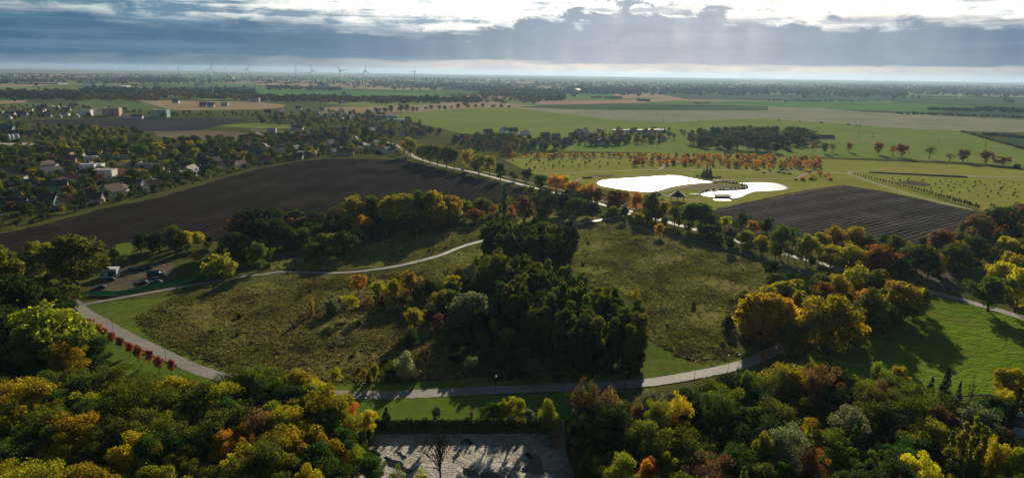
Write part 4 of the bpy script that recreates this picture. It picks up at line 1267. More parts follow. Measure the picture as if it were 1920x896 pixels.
FARMS = 'by the ploughed field'
VILL = 'inside the leafy village'
ROWT = 'in the settlement beyond the dark field'
HAM = 'in the hamlet behind the park'
EDGE = 'at the edge of the big green field'
for x, y, k, r, wc, rc, pl, sc in [
    (126, 389, 'gable', 62, WHITE, DRED, FARMS, 1.0), (178, 380, 'gable', 10, GREYW, DGREY, FARMS, 1.0), (212, 366, 'gable', 70, WHITE, BROWNR, FARMS, 1.15),
    (288, 357, 'gable', 62, WHITE, DRED, FARMS, 1.1), (248, 348, 'gable_long', 12, WHITE, BLUE, FARMS, 0.9), (200, 335, 'cube', 4, WHITE, LIGHT, VILL, 1.25),
    (168, 322, 'cube', 8, WHITE, LIGHT, VILL, 1.1), (182, 320, 'cube', 8, WHITE, GREYW if False else LIGHT, VILL, 1.0), (232, 330, 'cube', 5, BRICK, RED, VILL, 0.9),
    (252, 329, 'cube', 5, BRICK, RED, VILL, 0.85), (284, 318, 'long_flat', 6, GREYW, DGREY, VILL, 0.9), (332, 332, 'hip', 10, WHITE, DGREY, FARMS, 1.0),
    (356, 330, 'hip', 15, WHITE, DGREY, FARMS, 0.9), (388, 318, 'hip', 20, GREYW, DGREY, VILL, 0.9), (428, 316, 'gable', 60, WHITE, DRED, VILL, 0.9),
    (452, 313, 'gable', 66, WHITE, RED, VILL, 0.9), (398, 296, 'gable', 20, WHITE, DRED, VILL, 1.0), (90, 318, 'gable', 75, CREAM, BROWNR, VILL, 1.1),
    (32, 315, 'gable', 60, WHITE, DGREY, VILL, 1.0), (132, 308, 'gable', 15, GREYW, RED, VILL, 1.0), (174, 305, 'cube', 10, WHITE, LIGHT, VILL, 1.0),
    (498, 306, 'gable_long', 30, CREAM, RED, FARMS, 0.9), (577, 292, 'long_flat', 14, WHITE, LIGHT, FARMS, 0.75), (648, 291, 'gable_long', 8, CREAM, BROWNR, FARMS, 1.0),
    (702, 281, 'cube', 12, WHITE, LIGHT, VILL, 1.0), (726, 287, 'gable', 65, WHITE, BLUE, VILL, 1.0), (735, 280, 'gable', 20, CREAM, RED, VILL, 0.8),
    (555, 283, 'gable', 70, WHITE, DGREY, VILL, 0.9), (510, 250, 'cube', 5, GREYW, DGREY, VILL, 1.1), (558, 244, 'gable_long', 5, CREAM, BROWNR, VILL, 1.0),
    (697, 250, 'gable', 65, WHITE, BLUE, VILL, 1.2), (718, 254, 'gable_long', 15, WHITE, BLUE, VILL, 1.0), (757, 255, 'gable', 60, WHITE, DGREY, VILL, 1.1),
    (787, 257, 'gable', 10, CREAM, BLUE, VILL, 1.1), (662, 250, 'gable', 20, WHITE, DGREY, VILL, 1.0), (640, 244, 'cube', 10, WHITE, LIGHT, VILL, 1.0),
    (778, 240, 'gable', 30, WHITE, RED, VILL, 1.0), (646, 194, 'gable', 60, WHITE, DGREY, EDGE, 1.6), (560, 206, 'gable', 10, WHITE, DGREY, EDGE, 1.2),
    (602, 209, 'gable', 50, WHITE, BLUE, EDGE, 1.2), (502, 214, 'gable', 20, WHITE, DGREY, EDGE, 1.3), (30, 288, 'gable', 30, WHITE, DGREY, VILL, 0.9),
    (162, 217, 'block', 8, WHITE, LIGHT, ROWT, 1.0), (178, 215, 'block', 80, GREYW, LIGHT, ROWT, 0.9), (191, 213, 'block', 6, WHITE, LIGHT, ROWT, 0.9),
    (212, 218, 'block', 10, PINK, LIGHT, ROWT, 1.35), (236, 221, 'gable', 70, WHITE, DRED, ROWT, 1.2), (258, 223, 'gable_long', 5, WHITE, BLUE, ROWT, 1.1),
    (303, 220, 'block', 4, GREYW, LIGHT, ROWT, 1.25), (330, 194, 'gable', 10, WHITE, DGREY, ROWT, 1.5), (382, 200, 'gable', 5, GREYW, DGREY, ROWT, 1.6),
    (396, 201, 'gable', 5, GREYW, DGREY, ROWT, 1.5), (422, 199, 'cube', 5, GREYW, DGREY, ROWT, 1.4), (480, 191, 'cube', 5, GREYW, DGREY, ROWT, 1.8),
    (26, 281, 'hall', 6, GREYW, LIGHT, 'behind the long tree belt', 0.85), (8, 250, 'gable_long', 5, GREYW, BLUE, VILL, 1.6), (50, 251, 'barn', 4, GREYW, BLUE, VILL, 0.7),
    (722, 222, 'hall', 5, GREYW, DGREY, EDGE, 0.8), (745, 228, 'hall', 12, WHITE, LIGHT, EDGE, 0.6), (200, 163, 'hall', 3, WHITE, LIGHT, 'among the far fields', 3.0), (80, 158, 'hall', 2, GREYW, LIGHT, 'among the far fields', 3.4),
    (915, 253, 'gable', 20, WHITE, BLUE, HAM, 1.2), (945, 250, 'gable', 60, WHITE, BLUE, HAM, 1.3), (962, 251, 'gable', 20, WHITE, DGREY, HAM, 1.3), (985, 253, 'hip', 20, WHITE, LIGHT, HAM, 1.1),
    (1022, 260, 'gable', 15, GREYW, BLUE, HAM, 1.2), (1042, 261, 'gable', 25, WHITE, BLUE, HAM, 1.1), (1074, 259, 'gable', 10, GREYW, BLUE, HAM, 1.1), (1096, 252, 'gable', 30, CREAM, LIGHT, HAM, 1.1),
    (1130, 272, 'hip', 8, WHITE, BLUE, HAM, 1.5), (1062, 268, 'gable', 30, GREYW, DGREY, HAM, 1.0), (1162, 247, 'hall', 5, WHITE, LIGHT, HAM, 0.4), (1192, 247, 'hall', 5, CREAM, LIGHT, HAM, 0.45), (1228, 248, 'hall', 8, GREYW, BLUE, HAM, 0.6), (1243, 265, 'gable', 60, WHITE, DGREY, HAM, 1.0),
    (1170, 262, 'gable', 15, WHITE, DGREY, HAM, 1.0), (1005, 270, 'gable', 12, GREYW, DGREY, HAM, 1.0), (870, 262, 'gable', 20, GREYW, DGREY, HAM, 1.1), (890, 270, 'gable', 10, GREYW, BLUE, HAM, 1.0),
    (1534, 260, 'barn', -4, GREYW, DGREY, 'beside the dark copse', 0.85)]:
    hb_ = house(x, y, k, r, wc, rc, pl, sc)
    if sc > 2.5:
        hb_.scale.z = 0.9


def house_fill(px, n, place, sp=20, keys=('gable', 'gable', 'gable_small', 'hip', 'gable_long', 'cube')):
    poly = [P(*p) for p in px]
    x0, x1 = min(p.x for p in poly), max(p.x for p in poly)
    y0, y1 = min(p.y for p in poly), max(p.y for p in poly)
    got = 0
    for _ in range(n * 40):
        if got >= n:
            break
        x, y = RNG.uniform(x0, x1), RNG.uniform(y0, y1)
        if not inside((x, y), poly) or any((x - a) ** 2 + (y - b) ** 2 < (sp * 0.5 + r) ** 2 for a, b, r in HOUSE_PTS):
            continue
        if blocked(x, y, 5):
            continue
        house(0, 0, RNG.choice(keys), RNG.choice((10, 15, 60, 65, 100)) + RNG.uniform(-8, 8), RNG.choice((WHITE, WHITE, CREAM, GREYW)), RNG.choice((DRED, RED, DGREY, BLUE, BROWNR, DGREY)), place, RNG.uniform(0.85, 1.1), g=Vector((x, y, 0)))
        got += 1


house_fill([(0, 330), (120, 318), (330, 300), (560, 275), (720, 258), (740, 285), (560, 300), (430, 325), (300, 352), (120, 382), (0, 400)], 46, VILL)
house_fill([(0, 300), (100, 296), (380, 270), (560, 255), (720, 240), (740, 258), (560, 275), (330, 300), (0, 330)], 24, VILL)
house_fill([(0, 203), (140, 200), (150, 222), (0, 224)], 34, ROWT, 26)
house_fill([(480, 210), (620, 205), (700, 215), (720, 235), (620, 240), (500, 222)], 14, EDGE, 26)

GARDEN_FILL = [(0, 345), (120, 330), (330, 308), (560, 282), (720, 262), (745, 287), (600, 293), (480, 312), (380, 338), (300, 356), (120, 384), (0, 400)]
# silos by the warehouse
SILO = MB().tube([(0, 0, 0), (0, 0, 11), (0, 0, 11.6), (0, 0, 12.3)], [1.7, 1.7, 1.2, 0.3], 12).mesh('silo', M['white'], True)
LADD = MB().box(-.25, .25, -1.9, -1.75, 0, 11).mesh('ladder', M['steel'])
for i, x in enumerate((18, 25, 31.5, 35)):
    o = thing('silo', 'tall white cylindrical silo behind the flat warehouse', 'silo', P(x, 268), 0, 'silos by the warehouse')
    mesh_obj('tank', SILO, o)
    mesh_obj('ladder', LADD, o)

# trees of the village
fill([(0, 330), (120, 318), (330, 300), (560, 275), (720, 258), (745, 287), (600, 293), (480, 312), (380, 338), (300, 356), (120, 384), (0, 400)], 8.0, (6, 12), TOWN, dict(round=3, shrub=0.8, tall=1, spruce=0.4), 'between the village houses', n=300, wr=(0.7, 1.1), name='village_tree')
fill([(0, 265), (60, 285), (260, 268), (330, 270), (560, 256), (720, 238), (745, 258), (560, 276), (330, 302), (100, 322), (0, 332)], 12.0, (7, 14), TOWN, dict(round=3, tall=1), 'in the tree belts behind the village', n=300, wr=(0.75, 1.15), name='belt_tree')
fill([(0, 285), (100, 276), (200, 264), (260, 258), (260, 266), (110, 285), (0, 297)], 7.5, (9, 12), dict(olive=5, ygreen=2, dark=1), dict(round=1), 'in the long dense belt by the warehouse', n=80, name='screen_tree', excl=False)
fill([(100, 240), (250, 246), (290, 262), (120, 270), (0, 262), (0, 238)], 15, (7, 13), TOWN, dict(round=3, tall=1), 'around the farms below the dark field', n=110, name='farm_tree')
fill([(480, 215), (700, 212), (800, 235), (850, 255), (760, 262), (620, 246), (490, 236)], 14, (8, 15), TOWN, dict(round=3, tall=1, spruce=0.5), 'at the far end of the village', n=200, name='outskirts_tree')
fill([(0, 200), (140, 200), (260, 208), (310, 212), (480, 212), (480, 221), (330, 221), (140, 222), (0, 225)], 20, (6, 11), dict(bluegreen=3, dark=3, olive=2, brown=1), dict(round=1), 'among the settlement beyond the dark field', n=130, name='settlement_tree')


fill(GARDEN_FILL, 6.5, (2.5, 6), TOWN, dict(shrub=2, round=1), 'in the village gardens among the houses', n=290, name='garden_shrub', wr=(0.8, 1.2))


# ------------------------------------------------------------------ far woods: too small to tell apart
def blob_mass(name, bands, col, label=None):
    ico = bmesh.new()
    bmesh.ops.create_icosphere(ico, subdivisions=1, radius=1.0)
    bv = np.array([v.co for v in ico.verts])
    bf = np.array([[v.index for v in f.verts] for f in ico.faces])
    ico.free()
    V, F = [], []
    n0 = 0
    for (x0, y0, x1, y1, spread, n, hr) in bands:
        for _ in range(n):
            t = RNG.random()
            x, y = x0 + (x1 - x0) * t, y0 + (y1 - y0) * t + RNG.gauss(0, spread)
            if y < 128 + (x / 1920) * 28 + 2.2:
                continue
            g = P(x, y)
            h = RNG.uniform(*hr)
            s = bv * (1 + NR.normal(size=(len(bv), 1)) * 0.18)
            w = h * RNG.uniform(0.45, 0.9)
            V.append(s * np.array([w, w, h * 0.55]) + np.array([g.x, g.y, h * 0.5]))
            F.append(bf + n0)
            n0 += len(bv)
    V, F = np.concatenate(V), np.concatenate(F)
    me = np_mesh(name, V[F.ravel()], len(F), 3, [M['leaf']])
    o = mesh_obj(name, me, color=col)
    kind(o, 'stuff')
    return o


blob_mass('far_woodland', [
    (0, 178, 150, 180, 4, 300, (9, 15)), (150, 172, 480, 178, 4, 500, (9, 15)), (0, 152, 480, 150, 3.5, 450, (10, 16)), (0, 144, 480, 143, 2.0, 350, (10, 18)),
    (180, 150, 350, 152, 2.5, 300, (12, 18)), (480, 186, 900, 190, 2.5, 420, (9, 15)), (480, 152, 960, 158, 4, 450, (10, 17)), (500, 165, 640, 168, 1.5, 160, (9, 14)),
    (700, 160, 1000, 168, 3, 500, (10, 16)), (900, 172, 1060, 185, 4, 300, (9, 14)), (480, 146, 1000, 151, 1.8, 350, (10, 18)), (1000, 172, 1200, 172, 3, 260, (9, 15)),
    (1060, 168, 1440, 172, 3.5, 800, (12, 20)), (1000, 158, 1440, 162, 2.5, 450, (10, 18)), (1440, 170, 1700, 176, 4, 650, (12, 20)), (1640, 168, 1920, 174, 4, 750, (11, 19)),
    (1440, 161, 1920, 166, 2.5, 450, (10, 18)), (1440, 190, 1660, 191, 0.5, 60, (4, 7)), (1740, 206, 1830, 208, 0.6, 120, (6, 10)), (1830, 206, 1950, 210, 2, 120, (6, 11)),
    (1680, 214, 1920, 221, 0.8, 80, (3, 7)), (1194, 189, 1218, 190, 0.5, 40, (5, 9)), (1110, 184, 1165, 185, 0.6, 50, (5, 9)), (1300, 194, 1330, 194.5, 0.4, 40, (3, 5)), (1880, 190, 1900, 190, 1, 20, (8, 12))],
    (0.055, 0.078, 0.040))
blob_mass('autumn_woodland', [(150, 184, 300, 186, 2.0, 130, (9, 14)), (250, 176, 480, 184, 2.5, 150, (9, 15)), (480, 184, 700, 190, 2.5, 120, (8, 13)), (860, 182, 960, 190, 3, 70, (8, 12)), (960, 184, 1010, 190, 3, 50, (8, 12))], (0.22, 0.15, 0.035))

# far farmsteads, one object each
FWALL = MB().box(-12, 12, -7, 7, -.2, 6).mesh('farm_wall', M['wall'])
FROOF = MB().add([(-13, -8, 5.8), (13, -8, 5.8), (13, 8, 5.8), (-13, 8, 5.8), (-13, 0, 11), (13, 0, 11)], [(0, 1, 5, 4), (2, 3, 4, 5), (1, 2, 5), (3, 0, 4), (3, 2, 1, 0)]).mesh('farm_roof', M['roof'])
for i in range(46):
    x = RNG.uniform(20, 1900)
    y = 141 + (x - 960) * 28 / 1920 + RNG.uniform(9, 32)
    sc = RNG.uniform(1.0, 2.2)
    o = thing('farmhouse', 'tiny pale farm building far out on the plain', 'farm', P(x, y), RNG.uniform(0, 3), 'farm buildings on the plain', (sc * RNG.uniform(1, 2), sc, sc))
    mesh_obj('wall', FWALL, o, color=WHITE)
    mesh_obj('roof', FROOF, o, color=RNG.choice((LIGHT, LIGHT, BLUE, RED)))

# ------------------------------------------------------------------ wind turbines
TOW = MB().tube([(0, 0, 0), (0, 0, 50), (0, 0, 100)], [2.2, 1.7, 1.1], 12).mesh('turbine_tower', M['white'], True)
NAC = MB().box(-2.0, 2.0, -3.5, 6.5, 99.8, 104).mesh('nacelle', M['white'])
HUB = MB().tube([(0, -3.5, 102), (0, -5.4, 102), (0, -6.6, 102)], [2.0, 1.7, 0.3], 10).mesh('hub', M['white'], True)
BLD = MB().add([(-.9, 0, 1.5), (.9, 0, 1.5), (1.9, 0.1, 9), (-1.2, 0.1, 9), (0.5, 0.3, 47), (-.3, 0.3, 47), (0, -.6, 1.5), (0.2, -.5, 9), (0.1, .1, 47)],
               [(0, 1, 2, 3), (3, 2, 4, 5), (6, 0, 3, 7), (1, 6, 7, 2), (7, 3, 5, 8), (2, 7, 8, 4), (0, 6, 1), (4, 8, 5)]).mesh('blade', M['white'])
TPX = [(400, 178), (466, 175), (424, 152), (588, 176), (640, 183), (686, 182), (220, 144), (266, 143), (310, 144), (336, 145), (337, 149), (410, 146), (650, 143), (778, 172), (930, 146), (1652, 152), (1866, 155), (558, 168)]
for i, (x, y) in enumerate(TPX):
    g = P(x, y)
    o = thing('wind_turbine', ('slim white wind turbine standing in the far green crop' if y > 160 else 'faint white wind turbine on the hazy horizon'), 'wind turbine', g, RNG.uniform(-0.9, 0.9), 'turbines of the far crop' if y > 160 else 'turbines on the horizon')
    mesh_obj('tower', TOW, o)
    mesh_obj('nacelle', NAC, o)
    h = mesh_obj('hub', HUB, o)
    a0 = RNG.uniform(0, 2.09)
    for k in range(3):
        mesh_obj('blade', BLD, o, loc=(0, -5.4, 102), rot=(0, a0 + k * 2.0944, 0), scale=(0.7, 0.8, 0.72))

# ------------------------------------------------------------------ power poles
POLE = MB().tube([(0, 0, 0), (0, 0, 12)], [0.28, 0.2], 6).mesh('pole', M['dark'])
ARM = MB().box(-1.6, 1.6, -.12, .12, 10.6, 10.85).mesh('crossarm', M['dark'])
INS = MB().tube([(0, 0, 0), (0, 0, .5)], [.1, .07], 5).mesh('insulator', M['dark'])
for x, y in [(1098, 208.5), (1149, 207.5), (1233, 213.5), (1083, 221), (1188, 227.5), (1244, 230), (1298, 239), (1311, 237), (1495, 213.5), (1559, 213.5), (1628, 214.5), (1702, 214.5), (1464, 237), (1610, 262), (1635, 262), (1760, 272), (1847, 277), (1902, 212)]:
    o = thing('power_pole', 'thin dark power pole with crossarm in open farmland', 'power pole', P(x, y), RNG.uniform(-.4, .4), 'power poles crossing the fields')
    mesh_obj('pole', POLE, o)
    a = mesh_obj('crossarm', ARM, o)
    for ix in (-1.4, 0, 1.4):
        mesh_obj('insulator', INS, a, loc=(ix, 0, 10.85))

# ------------------------------------------------------------------ lamps along the paths
LP = MB().tube([(0, 0, 0), (0, 0, .9), (0, 0, .95), (0, 0, 6.4)], [.13, .12, .08, .06], 8).mesh('lamp_pole', M['dark'])
LB = MB().tube([(0, 0, -.1), (0, 0, .12)], [.22, .18], 8).mesh('lamp_base', M['stone'])
LH = MB().tube([(0, 0, 6.4), (0, 0, 6.5), (0, 0, 6.95)], [.10, .22, .34], 8).mesh('lantern', M['lamp'], True)
LC = MB().tube([(0, 0, 6.95), (0, 0, 7.05), (0, 0, 7.15)], [.42, .40, .08], 8).mesh('lamp_cap', M['dark'])
for x, y, pl in [(213, 628, 'beside the crimson saplings'), (311, 678, 'at the lower end of the crimson sapling row'), (567, 512, 'on the footpath bend'), (784, 496, 'on the footpath by the yellow thicket'), (699, 749, 'beside the walker'), (929, 741, 'above the yellow shrubs'),
                 (1172, 731, 'in the shade of the plantation'), (1364, 700, 'at the corner of the green verge'), (1384, 698, 'behind the pale bush by the path'), (1823, 576, 'on the pasture road'), (1302, 712, 'on the sunny path bend'), (470, 728, 'behind the wood edge')]:
    o = thing('lamp_post', 'slim black lamp post with glass lantern ' + pl, 'street lamp', P(x, y))
    mesh_obj('base', LB, o)
    mesh_obj('pole', LP, o)
    h = mesh_obj('lantern', LH, o)
    mesh_obj('cap', LC, h)

# ------------------------------------------------------------------ vehicles
WHEEL = MB().tube([(0, -.11, 0), (0, .11, 0)], [.33, .33], 12).mesh('tyre', M['tyre'])
RIM = MB().tube([(0, -.125, 0), (0, .125, 0)], [.2, .2], 8).mesh('rim', M['steel'])
cb_ = MB()
prof = [(-2.15, .35), (-2.2, .75), (-1.3, .92), (-.75, 1.02), (1.9, 1.0), (2.15, .85), (2.2, .4)]
n_ = len(prof)
cb_.add([(x, -.86, z) for x, z in prof] + [(x, .86, z) for x, z in prof], [tuple(range(n_))] + [tuple(range(2 * n_ - 1, n_ - 1, -1))] + [(i, i + n_, (i + 1) % n_ + n_, (i + 1) % n_) for i in range(n_)])
CARB = cb_.mesh('car_body', M['paint'])
cg = MB()
cg.add([(-.8, -.80, 1.0), (1.75, -.80, 0.98), (1.3, -.66, 1.42), (-.2, -.66, 1.45), (-.8, .80, 1.0), (1.75, .80, .98), (1.3, .66, 1.42), (-.2, .66, 1.45)], [(0, 1, 2, 3), (5, 4, 7, 6), (4, 0, 3, 7), (1, 5, 6, 2), (3, 2, 6, 7), (4, 5, 1, 0)])
CARG = cg.mesh('car_glass', M['glass'])
CARR = MB().box(-.15, 1.25, -.64, .64, 1.452, 1.50).mesh('car_roof', M['paint'])
HL = MB().box(-.04, .04, -.18, .18, -.09, .09).mesh('headlight', M['lamp'])


def car(px, py, rot, col, label, group=None, g=None, sc=1.0):
    o = thing('car', label, 'car', P(px, py) + Vector((0, 0, 0.06)) if g is None else g, rot, group, (sc, sc, sc))
    mesh_obj('body', CARB, o, color=col)
    mesh_obj('window', CARG, o)
    mesh_obj('roof', CARR, o, color=col)
    for x in (-1.35, 1.35):
        for y in (-.8, .8):
            w = mesh_obj('wheel', WHEEL, o, loc=(x, y, .33))
            mesh_obj('rim', RIM, w)
    for y in (-.6, .6):
        mesh_obj('headlight', HL, o, loc=(-2.2, y, .68))
    return o


def along(pts, t):
    i = min(len(pts) - 2, max(0, int(t * (len(pts) - 1))))
    d = pts[i + 1] - pts[i]
    return pts[i], math.atan2(d.y, d.x)


for px, py, c, lb in [(812, 304, (0.5, 0.5, 0.5), 'silver car driving under the olive avenue trees'), (868, 319, (0.02, 0.02, 0.025), 'black car driving past the golden avenue tree'), (760, 284, (0.75, 0.75, 0.75), 'white car entering the village on the avenue road')]:
    car(px, py, math.radians(-52), c, lb, sc=1.1)
car(226, 341, 0.3, (0.75, 0.75, 0.76), 'white car parked beside the brick red houses', sc=1.0)
NAVY = (0.018, 0.045, 0.10)
for px, py, r, lb in [(206, 526, 0.15, 'navy blue car parked in front of the white cabin'), (188, 541, 0.2, 'navy blue car parked at the fence end below the big tree'), (268, 532, 0.2, 'dark blue car parked along the green fence'), (294, 531, 0.1, 'dark blue car with lit front at the fence beside the covered truck')]:
    car(px, py, r, NAVY, lb, sc=1.25)

# covered truck, skips and white cabin in the yard
tr = thing('truck', 'dark blue covered truck parked in the fenced yard', 'truck', P(291, 520), 0.2)
mesh_obj('cargo_cover', MB().box(-3.6, 2.4, -1.3, 1.3, 1.1, 3.5).add([(-3.6, -1.3, 3.5), (2.4, -1.3, 3.5), (2.4, 1.3, 3.5), (-3.6, 1.3, 3.5), (-3.6, 0, 3.9), (2.4, 0, 3.9)], [(0, 1, 5, 4), (2, 3, 4, 5), (1, 2, 5), (3, 0, 4)]).mesh('cargo_cover', M['paint']), tr, color=NAVY)
mesh_obj('cab', MB().box(2.6, 4.4, -1.2, 1.2, .7, 2.7).mesh('cab', M['paint']), tr, color=(0.03, 0.07, 0.14))
mesh_obj('windscreen', MB().box(4.402, 4.45, -1.0, 1.0, 1.7, 2.5).mesh('windscreen', M['glass']), tr)
mesh_obj('chassis', MB().box(-3.5, 4.2, -.9, .9, .7, 1.0).mesh('chassis', M['dark']), tr)
for x in (-2.6, -1.4, 3.4):
    for y in (-1.05, 1.05):
        w = mesh_obj('wheel', WHEEL, tr, loc=(x, y, .5), scale=(1.5, 1.5, 1.5))
        mesh_obj('rim', RIM, w)
SKB = MB().add([(-1.9, -1, .15), (1.9, -1, .15), (1.9, 1, .15), (-1.9, 1, .15), (-2.4, -1.05, 1.9), (2.4, -1.05, 1.9), (2.4, 1.05, 1.9), (-2.4, 1.05, 1.9), (-1.75, -.9, .4), (1.75, -.9, .4), (1.75, .9, .4), (-1.75, .9, .4), (-2.25, -.95, 1.9), (2.25, -.95, 1.9), (2.25, .95, 1.9), (-2.25, .95, 1.9)],
               [(0, 1, 5, 4), (1, 2, 6, 5), (2, 3, 7, 6), (3, 0, 4, 7), (3, 2, 1, 0), (9, 8, 12, 13), (10, 9, 13, 14), (11, 10, 14, 15), (8, 11, 15, 12), (8, 9, 10, 11), (4, 5, 13, 12), (5, 6, 14, 13), (6, 7, 15, 14), (7, 4, 12, 15)]).mesh('skip_body', M['paint'])
RIBM = MB().box(-.08, .08, -.06, .06, .15, 1.85).mesh('skip_rib', M['dark'])
for (px, py), lb in zip([(250, 508), (263, 508), (277, 504)], ['end skip next to the white cabin, blue steel', 'middle blue steel skip of the row in the yard', 'blue steel skip beside the covered truck']):
    o = thing('waste_skip', lb, 'skip', P(px, py), RNG.uniform(-.1, .1))
    mesh_obj('body', SKB, o, color=(0.02, 0.06, 0.13))
    for x in (-1.2, 0, 1.2):
        mesh_obj('rib', RIBM, o, loc=(x, -1.06, 0))
    mesh_obj('runner', MB().box(-1.8, 1.8, -.8, -.6, 0, .15).mesh('runner', M['dark']), o)
    mesh_obj('runner', MB().box(-1.8, 1.8, .6, .8, 0, .15).mesh('runner', M['dark']), o)
cbn = thing('site_cabin', 'white site cabin with a wide dark doorway in the fenced yard', 'cabin', P(206, 519), 0.12)
cw = MB().box(-4.2, 0.0, -2, 2, 0, 4.6).box(0, 3.4, -2, 2, 3.3, 4.6).box(3.4, 4.2, -2, 2, 0, 4.6).box(0, 3.4, 1.6, 2, 0, 3.3)
mesh_obj('wall', cw.mesh('cabin_wall', M['wall']), cbn, color=(0.50, 0.55, 0.60))
mesh_obj('roof', MB().box(-4.5, 4.5, -2.3, 2.3, 4.6, 4.85).mesh('cabin_roof', M['wall']), cbn, color=(0.55, 0.56, 0.58))
mesh_obj('door', MB().box(0.02, 3.38, -1.2, -1.1, 0, 3.28).mesh('shutter', M['dark']), cbn)
mesh_obj('window', WIN, cbn, loc=(-2.6, -2.03, 2.2))

# green screened fence round the yard
fpx = [(150, 556), (160, 553.5), (220, 553), (262, 546), (300, 539), (340, 532), (375, 526), (410, 519), (446, 512)]
fw = catmull([P(*p) for p in fpx], False, 10)
seg = [fw[0]]
for p in fw:
    if (p - seg[-1]).length >= 2.5:
        seg.append(p)
M['netting'] = mat_net('green_netting', (0.02, 0.22, 0.14))
fo = thing('screen_fence', 'green netting fence closing off the yard beside the footpath', 'fence', seg[0])
FP = MB().tube([(0, 0, -.1), (0, 0, 2.1)], [.05, .05], 6).mesh('fence_post', M['dark'])
FN = MB().box(0.06, 2.44, -.015, .015, .08, 2.0).mesh('fence_panel', M['netting'])
for i, p in enumerate(seg):
    mesh_obj('post', FP, fo, loc=p - seg[0])
    if i < len(seg) - 1:
        d = seg[i + 1] - p
        mesh_obj('panel', FN, fo, loc=p - seg[0], rot=(0, 0, math.atan2(d.y, d.x)), scale=(d.length / 2.5, 1, RNG.uniform(.95, 1.03)))
seg2 = [P(40, 521), P(46, 521.5), P(53, 522), P(62, 523)]
fo = thing('screen_fence', 'short green netting fence among the trees left of the big thin tree'.replace('left of', 'behind'), 'fence', seg2[0])
for i, p in enumerate(seg2):
    mesh_obj('post', FP, fo, loc=p - seg2[0])
    if i < 3:
        d = seg2[i + 1] - p
        mesh_obj('panel', FN, fo, loc=p - seg2[0], rot=(0, 0, math.atan2(d.y, d.x)), scale=(d.length / 2.5, 1, 1))

# ------------------------------------------------------------------ park pond furniture
gz = thing('pavilion', 'open timber pavilion with a dark pyramid roof beside the pond', 'pavilion', P(1270, 376), 0.3)
for k in range(6):
    a = k * math.pi / 3
    mesh_obj('post', MB().tube([(0, 0, 0), (0, 0, 4)], [.25, .22], 6).mesh('pavilion_post', M['wood']), gz, loc=(6 * math.cos(a), 6 * math.sin(a), 0))
rf = MB()
rf.add([(8 * math.cos(k * math.pi / 3), 8 * math.sin(k * math.pi / 3), 3.9) for k in range(6)] + [(0, 0, 9.0)], [(k, (k + 1) % 6, 6) for k in range(6)] + [(5, 4, 3, 2, 1, 0)])
r_ = mesh_obj('roof', rf.mesh('pavilion_roof', M['roof']), gz, color=DGREY)
mesh_obj('finial', MB().tube([(0, 0, 8.8), (0, 0, 10.4)], [.35, .1], 6).mesh('finial', M['dark']), r_)
st = thing('pond_stage', 'dark slatted timber deck standing in the small pond', 'deck', P(1354, 369.5), 0.02)
mesh_obj('deck', MB().box(-7, 7, -3, 3, 2.0, 2.3).mesh('stage_deck', M['wood']), st)
SLAT = MB().box(-.42, .42, -.06, .06, -.2, 2.0).mesh('slat', M['dark'])
for i in range(14):
    mesh_obj('slat', SLAT, st, loc=(-6.5 + i, -3.0, 0))
    mesh_obj('slat', SLAT, st, loc=(-6.5 + i, 3.0, 0))
jt = thing('jetty', 'pale plank jetty on the grass shore of the small pond', 'jetty', P(1354, 376), 0.02)
PLK = MB().box(-.52, .52, -3.4, 3.4, .45, .58).mesh('plank', M['white'])
for i in range(13):
    mesh_obj('plank', PLK, jt, loc=(-6.6 + i * 1.1, 0, RNG.uniform(-.02, .02)))
for x in (-6, 0, 6):
    mesh_obj('bearer', MB().box(x - .2, x + .2, -3.2, 3.2, 0, .45).mesh('bearer', M['wood']), jt)
# curved causeway wall between the ponds
cpx = q7((1535, 240), (1640, 252), (1720, 266), (1760, 284), (1735, 299), (1600, 306), (1480, 316), (1418, 331))
cwp = catmull([P(*p) for p in cpx], False, 10)
cw_o = thing('causeway', 'curved low stone causeway with planted posts between the two ponds', 'causeway', cwp[0])
blocks = [cwp[0]]
for p in cwp:
    if (p - blocks[-1]).length >= 3.0:
        blocks.append(p)
BLK = MB().box(0.05, 2.95, -1.4, 1.4, -.05, 0.9).mesh('stone_block', M['stone'])
PST = MB().tube([(0, 0, 0.9), (0, 0, 2.2)], [.22, .18], 6).mesh('causeway_post', M['dark'])
for i in range(len(blocks) - 1):
    d = blocks[i + 1] - blocks[i]
    mesh_obj('stone_block', BLK, cw_o, loc=blocks[i] - blocks[0], rot=(0, 0, math.atan2(d.y, d.x)), scale=(d.length / 3.0, 1, RNG.uniform(.92, 1.05)))
    if i % 3 == 0:
        mesh_obj('post', PST, cw_o, loc=blocks[i] - blocks[0])
for i in range(2, len(blocks) - 1, 1):
    if RNG.random() < 0.7:
        plant(blocks[i] + Vector((0, 0, 0.85)), RNG.uniform(1.2, 2.2), RNG.uniform(2.0, 3.0), 'shrub', 'bluegreen', 'planted on the curved causeway', name='causeway_shrub')
br = thing('footbridge', 'small arched footbridge where the two ponds meet', 'bridge', P(1342, 341.5), 1.3)
for k in range(9):
    x = -6 + k * 1.5
    z = 1.6 * (1 - (x / 7.5) ** 2)
    mesh_obj('deck_board', MB().box(-.72, .72, -1.6, 1.6, -.1, .1).mesh('deck_board', M['wood']), br, loc=(x, 0, z + .1), rot=(0, math.atan(2 * 1.6 * x / 56), 0))
    for y in (-1.55, 1.55):
        mesh_obj('rail_post', MB().box(-.07, .07, -.07, .07, 0, 1.1).mesh('rail_post', M['dark']), br, loc=(x, y, z + .2))
